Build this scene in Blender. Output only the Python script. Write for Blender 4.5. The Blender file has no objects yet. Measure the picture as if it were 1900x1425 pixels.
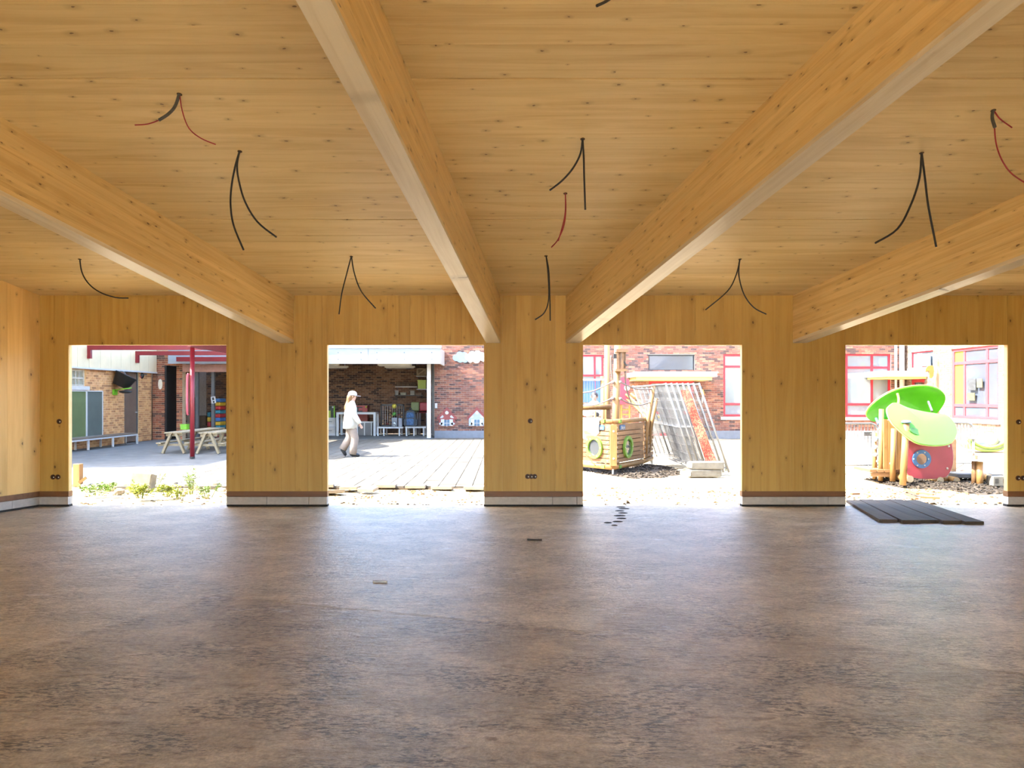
import bpy, math, random
import numpy as np
from mathutils import Vector, Matrix
random.seed(7)
SC = bpy.context.scene
COL = SC.collection
# ---------------------------------------------------------------- camera, world, sun, exposure
K, CX, CY, H = 1370.0, 940.0, 735.0, 1.58          # focal length in pixels, vanishing point, eye height (frame 1900x1425)
cam = bpy.data.cameras.new('camera'); cam_o = bpy.data.objects.new('camera', cam); COL.objects.link(cam_o)
cam.sensor_width = 36.0; cam.lens = K / 1900 * 36
cam.shift_x = (950 - CX) / 1900; cam.shift_y = (CY - 712.5) / 1900
cam.clip_end = 300; cam.clip_start = 0.05
cam_o.location = (0, 0, H); cam_o.rotation_euler = (math.pi / 2, 0, 0)
SC.camera = cam_o
SUN = Vector((1.0, 0.2, -1.2)).normalized()
w = bpy.data.worlds.new('sky'); SC.world = w; w.use_nodes = True
nt = w.node_tree; bg = nt.nodes['Background']
sky = nt.nodes.new('ShaderNodeTexSky'); sky.sky_type = 'NISHITA'; sky.sun_disc = False
sky.sun_elevation = math.asin(-SUN.z); sky.sun_rotation = math.atan2(-SUN.x, -SUN.y)
sky.air_density = 1.0; sky.dust_density = 2.0; sky.ozone_density = 1.0
nt.links.new(sky.outputs[0], bg.inputs[0]); bg.inputs[1].default_value = 0.5
sl = bpy.data.lights.new('sun', 'SUN'); sl.energy = 9.5; sl.angle = 0.009; sl.color = (1.0, 0.95, 0.87)
so = bpy.data.objects.new('sun', sl); COL.objects.link(so); so.location = (-20, -5, 30)
so.rotation_euler = SUN.to_track_quat('-Z', 'Y').to_euler()
vs = SC.view_settings
SC.display_settings.display_device = 'sRGB'
vs.view_transform = 'Standard'; vs.look = 'None'; vs.gamma = 1.0; vs.use_curve_mapping = False
vs.exposure = 1.87
SC.cycles.max_bounces = 6; SC.cycles.diffuse_bounces = 5; SC.cycles.glossy_bounces = 2; SC.cycles.transmission_bounces = 2
SC.cycles.use_adaptive_sampling = True; SC.cycles.adaptive_threshold = 0.1; SC.cycles.adaptive_min_samples = 14
SC.cycles.sample_clamp_indirect = 12.0
SC.cycles.use_denoising = True
# ---------------------------------------------------------------- helpers
def P(px, py, Y): return Vector(((px - CX) / K * Y, Y, H - (py - CY) / K * Y))      # a pixel of the photo at distance Y
def G(px, py, z=0.0):                                                              # where that pixel meets the ground
    Y = (H - z) * K / (py - CY); return Vector(((px - CX) / K * Y, Y, z))
def XY(px, Y): return (px - CX) / K * Y
def ZY(py, Y): return H - (py - CY) / K * Y
ORG = {}
def frame(n, up=Vector((0, 0, 1))):
    n = Vector(n).normalized()
    u = Vector(up).cross(n)
    if u.length < 1e-4: u = Vector((1, 0, 0))
    u.normalize(); v = n.cross(u); return u, v, n
class MB:
    def __init__(s): s.v = []; s.f = []
    def quadbox(s, pts):
        b = len(s.v); s.v += [Vector(p) for p in pts]
        s.f += [[b + i for i in q] for q in ((0, 3, 2, 1), (4, 5, 6, 7), (0, 1, 5, 4), (1, 2, 6, 5), (2, 3, 7, 6), (3, 0, 4, 7))]; return s
    def box(s, c, d, R=None):
        c = Vector(c); x, y, z = d[0] / 2, d[1] / 2, d[2] / 2
        pts = [Vector(p) for p in ((-x, -y, -z), (x, -y, -z), (x, y, -z), (-x, y, -z), (-x, -y, z), (x, -y, z), (x, y, z), (-x, y, z))]
        if R is not None: pts = [R @ p for p in pts]
        return s.quadbox([c + p for p in pts])
    def ab(s, a, b):
        return s.box([(a[i] + b[i]) / 2 for i in range(3)], [abs(a[i] - b[i]) for i in range(3)])
    def bar(s, a, b, wd, ht, up=(0, 0, 1)):
        a, b = Vector(a), Vector(b); n = (b - a).normalized(); u = Vector(up).cross(n)
        if u.length < 1e-4: u = Vector((1, 0, 0))
        u.normalize(); v = n.cross(u); u = u * wd / 2; v = v * ht / 2
        return s.quadbox([a - u - v, a + u - v, b + u - v, b - u - v, a - u + v, a + u + v, b + u + v, b - u + v])
    def tube(s, pts, r, n=8, cap=True, sq=1.0):
        pts = [Vector(p) for p in pts]; m = len(pts)
        rs = r if isinstance(r, (list, tuple)) else [r] * m
        t0 = (pts[1] - pts[0]).normalized(); u = t0.orthogonal().normalized(); b = len(s.v)
        for i, p in enumerate(pts):
            t = (pts[min(i + 1, m - 1)] - pts[max(i - 1, 0)]).normalized()
            u = (u - t * u.dot(t)).normalized(); w_ = t.cross(u)
            for k in range(n):
                a = 2 * math.pi * k / n; s.v.append(p + (u * math.cos(a) + w_ * math.sin(a) * sq) * rs[i])
        for i in range(m - 1):
            for k in range(n):
                s.f.append([b + i * n + k, b + i * n + (k + 1) % n, b + (i + 1) * n + (k + 1) % n, b + (i + 1) * n + k])
        if cap: s.f.append([b + k for k in range(n)][::-1]); s.f.append([b + (m - 1) * n + k for k in range(n)])
        return s
    def loft(s, rings, cap=True):
        n = len(rings[0]); b = len(s.v)
        for r in rings: s.v += [Vector(p) for p in r]
        for i in range(len(rings) - 1):
            for k in range(n): s.f.append([b + i * n + k, b + i * n + (k + 1) % n, b + (i + 1) * n + (k + 1) % n, b + (i + 1) * n + k])
        if cap: s.f.append([b + k for k in range(n)][::-1]); s.f.append([b + (len(rings) - 1) * n + k for k in range(n)])
        return s
    def prism(s, poly, o, u, v, n, d):
        o, u, v, n = Vector(o), Vector(u), Vector(v), Vector(n); m = len(poly); b = len(s.v)
        for k in (0, 1):
            s.v += [o + u * p[0] + v * p[1] + n * d * k for p in poly]
        s.f.append([b + i for i in range(m)][::-1]); s.f.append([b + m + i for i in range(m)])
        for i in range(m): s.f.append([b + i, b + (i + 1) % m, b + m + (i + 1) % m, b + m + i])
        return s
    def ringprism(s, outer, inner, o, u, v, n, d):
        o, u, v, n = Vector(o), Vector(u), Vector(v), Vector(n); m = len(outer); b = len(s.v)
        for k in (0, 1):
            for pl in (outer, inner): s.v += [o + u * p[0] + v * p[1] + n * d * k for p in pl]
        for i in range(m):
            j = (i + 1) % m
            s.f += [[b + j, b + i, b + m + i, b + m + j], [b + 2 * m + i, b + 2 * m + j, b + 3 * m + j, b + 3 * m + i],
                    [b + i, b + j, b + 2 * m + j, b + 2 * m + i], [b + m + j, b + m + i, b + 3 * m + i, b + 3 * m + j]]
        return s
    def lathe(s, prof, o, n=(0, 0, 1), seg=16, up=(1, 0, 0), sx=1.0):
        n = Vector(n).normalized(); u = Vector(up) - n * Vector(up).dot(n)
        if u.length < 1e-4: u = n.orthogonal()
        u.normalize(); v = n.cross(u); o = Vector(o)
        return s.loft([[o + n * z + (u * math.cos(2 * math.pi * k / seg) * sx + v * math.sin(2 * math.pi * k / seg)) * max(r, 1e-4) for k in range(seg)] for r, z in prof])
    def ell(s, c, r, R=None, nu=12, nv=8):
        c = Vector(c); rings = []
        for i in range(nv + 1):
            a = -math.pi / 2 + math.pi * i / nv; cr = max(math.cos(a), 1e-3)
            ring = [Vector((r[0] * cr * math.cos(2 * math.pi * k / nu), r[1] * cr * math.sin(2 * math.pi * k / nu), r[2] * math.sin(a))) for k in range(nu)]
            rings.append([c + (R @ p if R is not None else p) for p in ring])
        return s.loft(rings)
    def build(s, name, m, parent=None, smooth=False, origin=None, bevel=0):
        if parent is not None: origin = ORG[parent]
        elif origin is None:
            a = np.array([tuple(p) for p in s.v]); lo, hi = a.min(0), a.max(0)
            origin = Vector(((lo[0] + hi[0]) / 2, (lo[1] + hi[1]) / 2, lo[2]))
        origin = Vector(origin)
        me = bpy.data.meshes.new(name); me.from_pydata([tuple(p - origin) for p in s.v], [], s.f); me.update()
        if smooth: me.polygons.foreach_set('use_smooth', [True] * len(me.polygons))
        me.materials.append(m)
        o = bpy.data.objects.new(name, me); COL.objects.link(o)
        if parent is not None: o.parent = parent
        else: o.location = origin
        ORG[o] = origin
        if bevel:
            b = o.modifiers.new('bevel', 'BEVEL'); b.width = bevel; b.segments = 2; b.limit_method = 'ANGLE'
        if smooth == 'auto':
            me.set_sharp_from_angle(angle=math.radians(40))
        return o
def tag(o, label=None, cat=None, group=None, kind=None):
    if label: o['label'] = label
    if cat: o['category'] = cat
    if group: o['group'] = group
    if kind: o['kind'] = kind
    return o
def thing(name, label, cat, loc, group=None):
    o = bpy.data.objects.new(name, None); COL.objects.link(o); o.location = loc; o.empty_display_size = 0.1
    ORG[o] = Vector(loc); return tag(o, label, cat, group)
def struct(o): o['kind'] = 'structure'; return o
def setting(name, loc):
    o = bpy.data.objects.new(name, None); COL.objects.link(o); o.location = loc; o.empty_display_size = 0.1
    ORG[o] = Vector(loc); return struct(o)
def share(o, name, parent, loc, rot=None):                                          # another piece with the same mesh
    c = bpy.data.objects.new(name, o.data); COL.objects.link(c); c.parent = parent; c.location = loc
    if rot is not None: c.rotation_euler = rot
    ORG[c] = Vector(loc); return c
def copy_tree(o, parent=None):
    c = o.copy(); COL.objects.link(c)
    if parent is not None: c.parent = parent
    ORG[c] = ORG.get(o, Vector())
    for ch in list(o.children): copy_tree(ch, c)
    return c
def circle(r, n=20, ry=None, a0=0.0): return [(r * math.cos(a0 + 2 * math.pi * k / n), (ry or r) * math.sin(a0 + 2 * math.pi * k / n)) for k in range(n)]
def spline(pts, n=6):
    pts = [Vector(p) for p in pts]; out = []
    for i in range(len(pts) - 1):
        p0, p1, p2, p3 = pts[max(i - 1, 0)], pts[i], pts[i + 1], pts[min(i + 2, len(pts) - 1)]
        for k in range(n):
            t = k / n; out.append(0.5 * ((2 * p1) + (p2 - p0) * t + (2 * p0 - 5 * p1 + 4 * p2 - p3) * t * t + (3 * p1 - p0 - 3 * p2 + p3) * t ** 3))
    out.append(pts[-1]); return out
# ---------------------------------------------------------------- materials
def newmat(name):
    m = bpy.data.materials.new(name); m.use_nodes = True; t = m.node_tree
    return m, t, t.nodes['Principled BSDF']
def nd(t, typ, **kw):
    n = t.nodes.new(typ)
    for k, v in kw.items(): setattr(n, k, v)
    return n
def math_(t, op, a, b=None, clamp=False):
    n = t.nodes.new('ShaderNodeMath'); n.operation = op; n.use_clamp = clamp
    for i, x in enumerate((a, b)):
        if x is None: continue
        if isinstance(x, (int, float)): n.inputs[i].default_value = x
        else: t.links.new(x, n.inputs[i])
    return n.outputs[0]
def mixc(t, fac, a, b, mode='MIX'):
    n = t.nodes.new('ShaderNodeMix'); n.data_type = 'RGBA'; n.blend_type = mode
    for i, x in ((0, fac), (6, a), (7, b)):
        if isinstance(x, (int, float)): n.inputs[i].default_value = x
        elif isinstance(x, tuple): n.inputs[i].default_value = (*x[:3], 1)
        else: t.links.new(x, n.inputs[i])
    return n.outputs[2]
def smooth_(t, x, lo, hi, a=0.0, b=1.0):
    n = t.nodes.new('ShaderNodeMapRange'); n.interpolation_type = 'SMOOTHSTEP'
    t.links.new(x, n.inputs[0])
    for i, q in enumerate((lo, hi, a, b)): n.inputs[i + 1].default_value = q
    return n.outputs[0]
def noise(t, vec, scale, detail=4, rough=0.55, dist=0.0):
    n = nd(t, 'ShaderNodeTexNoise'); n.inputs['Scale'].default_value = scale; n.inputs['Detail'].default_value = detail
    n.inputs['Roughness'].default_value = rough; n.inputs['Distortion'].default_value = dist
    if vec is not None: t.links.new(vec, n.inputs['Vector'])
    return n.outputs[0]
def mapping(t, vec, scale=(1, 1, 1), rot=(0, 0, 0), loc=(0, 0, 0)):
    n = nd(t, 'ShaderNodeMapping'); n.inputs['Scale'].default_value = scale; n.inputs['Rotation'].default_value = rot; n.inputs['Location'].default_value = loc
    t.links.new(vec, n.inputs['Vector']); return n.outputs[0]
def bump_(t, bsdf, h, strength=0.3, dist=0.02):
    b = nd(t, 'ShaderNodeBump'); b.inputs['Strength'].default_value = strength; b.inputs['Distance'].default_value = dist
    t.links.new(h, b.inputs['Height']); t.links.new(b.outputs[0], bsdf.inputs['Normal'])
def objcoord(t): return nd(t, 'ShaderNodeTexCoord').outputs['Object']
MATS = {}
def pmx(name, col, *a, **k): return pm(name, tuple(0.55 * q for q in col), *a, **k)     # yard colours darkened to offset the strong sun
def pm(name, col, var=0.12, scale=7.0, rough=0.6, metal=0.0, bump=0.0, rnd=0.0, island=0.0, spec=None):
    """plain procedural surface: colour with mottling, optional relief and tint per object / per piece"""
    if name in MATS: return MATS[name]
    m, t, b = newmat(name); c = objcoord(t)
    n = noise(t, c, scale, 5); f = smooth_(t, n, 0.3, 0.7, 1 - var, 1 + var)
    if rnd: f = math_(t, 'MULTIPLY', f, math_(t, 'ADD', math_(t, 'MULTIPLY', nd(t, 'ShaderNodeObjectInfo').outputs['Random'], 2 * rnd), 1 - rnd))
    if island: f = math_(t, 'MULTIPLY', f, math_(t, 'ADD', math_(t, 'MULTIPLY', nd(t, 'ShaderNodeNewGeometry').outputs['Random Per Island'], 2 * island), 1 - island))
    v = nd(t, 'ShaderNodeCombineXYZ')
    for i in range(3): t.links.new(math_(t, 'MULTIPLY', f, col[i]), v.inputs[i])
    t.links.new(v.outputs[0], b.inputs['Base Color'])
    b.inputs['Roughness'].default_value = rough; b.inputs['Metallic'].default_value = metal
    if spec is not None: b.inputs['Specular IOR Level'].default_value = spec
    if bump: bump_(t, b, noise(t, c, scale * 6, 4), bump, 0.01)
    MATS[name] = m; return m
def wood(name, c1, c2, axis='X', plane='XY', grain=9.0, kscale=4.0, kfrac=0.6, ksize=0.055, knot=(0.10, 0.045, 0.015), rough=0.5, rnd=0.08, stretch=0.07, kstretch=0.55):
    m, t, b = newmat(name); c = objcoord(t)
    r = nd(t, 'ShaderNodeObjectInfo').outputs['Random']
    off = nd(t, 'ShaderNodeCombineXYZ')
    for i, q in enumerate((37.0, 53.0, 71.0)): t.links.new(math_(t, 'MULTIPLY', r, q), off.inputs[i])
    add = nd(t, 'ShaderNodeVectorMath', operation='ADD'); t.links.new(c, add.inputs[0]); t.links.new(off.outputs[0], add.inputs[1]); c2_ = add.outputs[0]
    sc = [1.0, 1.0, 1.0]; sc['XYZ'.index(axis)] = stretch
    g = noise(t, mapping(t, c2_, tuple(sc)), grain, 4, 0.62, 0.9)
    g2 = noise(t, mapping(t, c2_, tuple(x if x < 1 else 4.0 for x in sc)), grain * 1.5, 3, 0.5, 0.3)
    f = math_(t, 'ADD', math_(t, 'MULTIPLY', smooth_(t, g, 0.38, 0.72), 0.7), math_(t, 'MULTIPLY', smooth_(t, g2, 0.5, 0.75), 0.35), True)
    col = mixc(t, f, c1, c2)
    tint = math_(t, 'ADD', math_(t, 'MULTIPLY', r, 2 * rnd), 1 - rnd)
    cv = nd(t, 'ShaderNodeVectorMath', operation='SCALE'); t.links.new(col, cv.inputs[0]); t.links.new(tint, cv.inputs['Scale']); col = cv.outputs[0]
    if kfrac > 0:
        sp = nd(t, 'ShaderNodeSeparateXYZ'); t.links.new(c2_, sp.inputs[0]); cb = nd(t, 'ShaderNodeCombineXYZ')
        for i, ax in enumerate(plane):
            t.links.new(math_(t, 'MULTIPLY', sp.outputs['XYZ'.index(ax)], kstretch if ax == axis else 1.0), cb.inputs[i])
        wob = nd(t, 'ShaderNodeVectorMath', operation='ADD'); t.links.new(cb.outputs[0], wob.inputs[0])
        ws = nd(t, 'ShaderNodeVectorMath', operation='SCALE'); nn = nd(t, 'ShaderNodeTexNoise'); nn.inputs['Scale'].default_value = 30; nn.inputs['Detail'].default_value = 0; t.links.new(c, nn.inputs['Vector'])
        t.links.new(nn.outputs['Color'], ws.inputs[0]); ws.inputs['Scale'].default_value = 0.012; t.links.new(ws.outputs[0], wob.inputs[1])
        vo = nd(t, 'ShaderNodeTexVoronoi', voronoi_dimensions='2D'); vo.inputs['Scale'].default_value = kscale; t.links.new(wob.outputs[0], vo.inputs['Vector'])
        sx = nd(t, 'ShaderNodeSeparateColor'); t.links.new(vo.outputs['Color'], sx.inputs[0])
        size = math_(t, 'ADD', math_(t, 'MULTIPLY', sx.outputs[1], 0.9), 0.35)
        dd = math_(t, 'DIVIDE', vo.outputs['Distance'], size)
        keep = math_(t, 'GREATER_THAN', sx.outputs[0], 1 - kfrac)
        k1 = math_(t, 'MULTIPLY', smooth_(t, dd, ksize * 0.55, ksize, 1, 0), keep)
        k2 = math_(t, 'MULTIPLY', math_(t, 'MULTIPLY', smooth_(t, dd, ksize, ksize * 4.5, 1, 0), keep), 0.38)
        col = mixc(t, k2, col, tuple(0.55 * q for q in c2)); col = mixc(t, math_(t, 'MULTIPLY', k1, 0.8), col, knot)
    t.links.new(col, b.inputs['Base Color']); b.inputs['Roughness'].default_value = rough
    bump_(t, b, g, 0.08, 0.004)
    MATS[name] = m; return m
M_CEIL = wood('spruce_ceiling', (0.65, 0.475, 0.215), (0.51, 0.335, 0.125), 'X', 'XY', grain=7, kscale=4.6, kfrac=0.7, ksize=0.042)
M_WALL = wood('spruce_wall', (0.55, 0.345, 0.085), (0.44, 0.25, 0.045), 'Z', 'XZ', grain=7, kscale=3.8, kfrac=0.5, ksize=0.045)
M_WALLY = wood('spruce_wall_side', (0.74, 0.48, 0.17), (0.62, 0.37, 0.11), 'Z', 'YZ', grain=7, kscale=3.8, kfrac=0.5, ksize=0.045)  # lighter copy of the wall spruce, light from the openings in its colour
M_BEAM = wood('glulam', (0.68, 0.47, 0.195), (0.53, 0.32, 0.10), 'Y', 'YZ', grain=8, kscale=7.0, kfrac=0.55, ksize=0.075, rnd=0.06, rough=0.32)
M_BEAMU = wood('glulam_underside', (0.62, 0.52, 0.36), (0.50, 0.39, 0.24), 'Y', 'YZ', grain=8, kfrac=0.3, rough=0.32)
M_SOLE = wood('brown_sole_plate', (0.20, 0.085, 0.03), (0.12, 0.045, 0.015), 'X', 'XZ', kfrac=0.0)
M_BLOCK = pm('white_block', (0.47, 0.435, 0.40), 0.08, 14, 0.9, bump=0.2, rnd=0.04)
M_DARKJ = pm('dark_gap_strip', (0.02, 0.018, 0.016), 0.2, 20, 0.8)  # near-black strip standing in for the dark gap under the blocks
def floor_mat():
    m, t, b = newmat('raw_concrete'); c = objcoord(t)
    n1 = noise(t, c, 0.9, 6, 0.6, 0.4)
    n2 = noise(t, mapping(t, c, (0.9, 2.6, 1), (0, 0, 0.35)), 5.5, 6, 0.72, 0.5)
    n2b = noise(t, mapping(t, c, (1.0, 2.4, 1), (0, 0, -0.25)), 7.5, 6, 0.74, 0.6)
    n3 = noise(t, c, 22, 5, 0.75)
    sp = nd(t, 'ShaderNodeSeparateXYZ'); t.links.new(c, sp.inputs[0]); X, Y = sp.outputs[0], sp.outputs[1]
    wob = math_(t, 'MULTIPLY', math_(t, 'SUBTRACT', noise(t, c, 3.0, 4), 0.5), 0.10)
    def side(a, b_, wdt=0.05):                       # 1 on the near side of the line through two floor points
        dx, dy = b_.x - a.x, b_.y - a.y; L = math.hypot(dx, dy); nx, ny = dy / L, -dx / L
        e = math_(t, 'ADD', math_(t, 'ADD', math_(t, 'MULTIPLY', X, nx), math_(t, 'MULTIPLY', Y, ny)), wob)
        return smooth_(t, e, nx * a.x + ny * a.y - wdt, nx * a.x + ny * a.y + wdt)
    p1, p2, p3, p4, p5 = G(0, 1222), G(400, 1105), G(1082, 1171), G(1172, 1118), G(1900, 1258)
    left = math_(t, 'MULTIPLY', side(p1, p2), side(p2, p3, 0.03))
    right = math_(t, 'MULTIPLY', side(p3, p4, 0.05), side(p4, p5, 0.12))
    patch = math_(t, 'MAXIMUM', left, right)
    q1, q2, q3 = G(180, 1215), G(430, 1275), G(830, 1180)
    patch2 = math_(t, 'MULTIPLY', side(q1, q2, 0.03), side(q2, q3, 0.3))
    base = mixc(t, smooth_(t, n1, 0.3, 0.7), (0.43, 0.355, 0.245), (0.53, 0.45, 0.33))
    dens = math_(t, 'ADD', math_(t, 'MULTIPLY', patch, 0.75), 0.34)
    big = smooth_(t, noise(t, mapping(t, c, (1, 1.6, 1), (0, 0, 0.5), (3, 1, 0)), 1.3, 5, 0.6), 0.36, 0.62)
    st = math_(t, 'MAXIMUM', smooth_(t, n2, 0.50, 0.66), math_(t, 'MULTIPLY', smooth_(t, n2b, 0.54, 0.68), 0.8))
    st = math_(t, 'MULTIPLY', math_(t, 'MULTIPLY', st, dens), math_(t, 'ADD', math_(t, 'MULTIPLY', big, 0.8), 0.2))
    col = mixc(t, st, base, (0.135, 0.093, 0.06))
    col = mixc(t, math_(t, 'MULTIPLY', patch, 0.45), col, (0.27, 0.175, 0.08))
    col = mixc(t, math_(t, 'MULTIPLY', patch2, 0.12), col, (0.20, 0.145, 0.10))
    clus = smooth_(t, noise(t, mapping(t, c, (1, 1.5, 1), (0, 0, -0.4), (5, 2, 0)), 1.5, 4, 0.6), 0.42, 0.60)
    fl1 = smooth_(t, noise(t, mapping(t, c, (1.0, 3.0, 1), (0, 0, 0.45)), 15, 5, 0.7, 0.4), 0.49, 0.60)
    fl2 = smooth_(t, noise(t, mapping(t, c, (1.0, 2.6, 1), (0, 0, -0.15), (2, 7, 0)), 26, 4, 0.7, 0.3), 0.52, 0.61)
    fl = math_(t, 'MULTIPLY', math_(t, 'MAXIMUM', fl1, math_(t, 'MULTIPLY', fl2, 0.8)), math_(t, 'ADD', math_(t, 'MULTIPLY', clus, math_(t, 'ADD', math_(t, 'MULTIPLY', patch, 0.45), 0.55)), 0.16))
    col = mixc(t, fl, col, (0.07, 0.046, 0.028))
    col = mixc(t, 0.75, col, mixc(t, smooth_(t, noise(t, mapping(t, c, (1, 1.4, 1), (0, 0, 0.3), (1, 6, 0)), 2.4, 6, 0.62, 0.5), 0.36, 0.62), (1.22, 1.19, 1.14), (0.80, 0.76, 0.69)), 'MULTIPLY')
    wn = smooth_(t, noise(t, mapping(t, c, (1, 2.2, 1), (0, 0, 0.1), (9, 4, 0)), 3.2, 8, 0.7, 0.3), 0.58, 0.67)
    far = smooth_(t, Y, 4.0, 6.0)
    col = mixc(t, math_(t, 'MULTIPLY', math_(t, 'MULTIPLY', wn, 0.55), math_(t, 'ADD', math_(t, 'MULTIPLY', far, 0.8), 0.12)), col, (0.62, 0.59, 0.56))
    col = mixc(t, 0.55, col, mixc(t, smooth_(t, n3, 0.35, 0.65), (0.62, 0.62, 0.62), (1.25, 1.25, 1.25)), 'MULTIPLY')
    col = mixc(t, 0.5, col, mixc(t, smooth_(t, noise(t, c, 70, 3), 0.3, 0.7), (0.7, 0.7, 0.7), (1.3, 1.3, 1.3)), 'MULTIPLY')
    t.links.new(col, b.inputs['Base Color'])
    b.inputs['Roughness'].default_value = 0.36; b.inputs['Specular IOR Level'].default_value = 0.55
    hh = math_(t, 'ADD', math_(t, 'MULTIPLY', n2, 0.8), math_(t, 'MULTIPLY', n3, 0.5))
    hh = math_(t, 'ADD', hh, math_(t, 'MULTIPLY', patch, -0.5))
    bump_(t, b, hh, 0.6, 0.02)
    return m
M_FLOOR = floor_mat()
def sand_mat():
    m, t, b = newmat('pale_sand'); c = objcoord(t)
    n = noise(t, c, 1.6, 8, 0.65); n2 = noise(t, c, 14, 6, 0.7)
    col = mixc(t, smooth_(t, n, 0.35, 0.7), (0.56, 0.47, 0.32), (0.42, 0.31, 0.16))
    col = mixc(t, 0.6, col, mixc(t, smooth_(t, n2, 0.3, 0.7), (0.7, 0.68, 0.64), (1.15, 1.15, 1.15)), 'MULTIPLY')
    t.links.new(col, b.inputs['Base Color']); b.inputs['Roughness'].default_value = 0.95
    bump_(t, b, math_(t, 'ADD', n, math_(t, 'MULTIPLY', n2, 0.4)), 0.8, 0.06); return m
M_SAND = sand_mat()
M_ASPH = pm('grey_paving', (0.145, 0.14, 0.125), 0.15, 2.5, 0.9, bump=0.3)
M_PAVER = pm('pale_paver', (0.112, 0.098, 0.073), 0.10, 5, 0.85, bump=0.25, rnd=0.10, island=0.06)
M_ROOF = pm('roof_deck', (0.35, 0.3, 0.25), 0.1, 3, 0.8)
# ---------------------------------------------------------------- the hall
D = 10.56; ZT = 3.02; SL = 0.241; WT = 0.085           # far wall distance, its height, roof fall, wall thickness
def ceilz(y): return ZT + SL * (D - y)
def C(px, py):                                          # where a pixel meets the sloping ceiling
    Y = (ZT + SL * D - H) / ((CY - py) / K + SL); return P(px, py, Y)
LW, RW = 0.328, -0.465
XL, XR = -6.68, 8.6
YB = -1.6
def lx(y): return XL - LW * (D - y)
def rx(y): return XR - RW * (D - y)
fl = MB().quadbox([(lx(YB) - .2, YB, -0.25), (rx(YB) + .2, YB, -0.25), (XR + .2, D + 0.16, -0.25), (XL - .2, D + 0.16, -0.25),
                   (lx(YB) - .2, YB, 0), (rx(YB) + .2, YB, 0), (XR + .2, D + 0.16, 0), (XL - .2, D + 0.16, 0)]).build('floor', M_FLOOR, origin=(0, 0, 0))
struct(fl)
# sloping ceiling: roof slab and, below it, the boards of the timber panels
CE = setting('ceiling', (0, D, ZT)); ORG[CE] = Vector((0, 0, 0)); CE.location = (0, D, ZT); CE.rotation_euler = (-math.atan(SL), 0, 0)
CL = math.cos(math.atan(SL)); LEN = (D - YB) / CL      # local: x across, -y along the slope towards the camera
def lyw(ly): return D + ly * CL
sb = MB(); z0, z1 = 0.022, 0.26
e0, e1 = 0.10, -LEN
sb.quadbox([(lx(lyw(e1)) - .3, e1, z0), (rx(lyw(e1)) + .3, e1, z0), (XR + .5, e0, z0), (XL - .5, e0, z0), (lx(lyw(e1)) - .3, e1, z1), (rx(lyw(e1)) + .3, e1, z1), (XR + .5, e0, z1), (XL - .5, e0, z1)])
sb.build('roof_slab', M_ROOF, CE)
seams = [0.0, (8.31 - D) / CL, (5.95 - D) / CL, (3.6 - D) / CL, (1.25 - D) / CL, -LEN]
random.seed(3)
for i in range(len(seams) - 1):
    a, b_ = seams[i], seams[i + 1]; n = 12; gap = 0.02
    for k in range(n):
        ya = a + (b_ - a) * k / n - (gap if k == 0 and i else 0); yb = a + (b_ - a) * (k + 1) / n + 0.0012
        dz = random.uniform(0, 0.0012)
        xs = [lx(lyw(yb)) - 0.05, rx(lyw(yb)) + 0.05]
        MB().ab((xs[0], yb, dz), (xs[1], ya, 0.022)).build('plank', M_CEIL, CE)
# far wall with four door-high openings, faced with vertical boards
HO = ZY(640, D)
OP = [(XY(127, D), XY(420, D)), (XY(607, D), XY(898, D)), (XY(1082, D), XY(1377, D)), (XY(1569, D), XY(1870, D))]
ZS0 = ZY(911.5, D); ZS1 = ZY(921.5, D)                  # sole plate top and bottom
WB = setting('wall_back', (0, D, 0)); ORG[WB] = Vector((0, 0, 0)); WB.location = (0, 0, 0)
core = MB(); edges = [XL - 0.3] + [q for o in OP for q in o] + [XR + 0.3]
for i in range(0, len(edges), 2): core.ab((edges[i], D + 0.02, ZS0), (edges[i + 1], D + WT, HO))
core.ab((XL - 0.3, D + 0.02, HO), (XR + 0.3, D + WT, ZT + 0.05))
M_JAMB = pm('spruce_end', (0.66, 0.47, 0.24), 0.06, 12, 0.6)
core.build('wall_core', M_JAMB, WB)
random.seed(5); x = XL
while x < XR:
    wd = random.choice((0.16, 0.18, 0.2, 0.22)); a, b_ = x, min(x + wd, XR)
    cuts = sorted(set([a, b_] + [q for o in OP for q in o if a < q < b_]))
    for p, q in zip(cuts[:-1], cuts[1:]):
        mid = (p + q) / 2; zlo = HO if any(o[0] < mid < o[1] for o in OP) else ZS0
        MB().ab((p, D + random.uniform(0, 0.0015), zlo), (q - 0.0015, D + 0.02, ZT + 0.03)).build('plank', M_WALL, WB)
    x += wd
# side walls
def sidewall(name, xf, sgn, sl):
    W = setting(name, (0, 0, 0)); n = 0; y = D
    Mf = M_WALLY
    while y > YB:
        wd = random.choice((0.18, 0.2, 0.22, 0.24)); y2 = max(y - wd, YB)
        q = []
        for (yy, off) in ((y2 + 0.001, 0.0), (y, 0.0), (y, 0.1), (y2 + 0.001, 0.1)): q.append((xf(yy) + sgn * off, yy))
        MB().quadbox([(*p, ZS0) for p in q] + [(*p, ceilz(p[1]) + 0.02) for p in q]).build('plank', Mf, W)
        y = y2
    return W
sidewall('wall_left', lx, -1, LW); sidewall('wall_right', rx, 1, RW)
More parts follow.
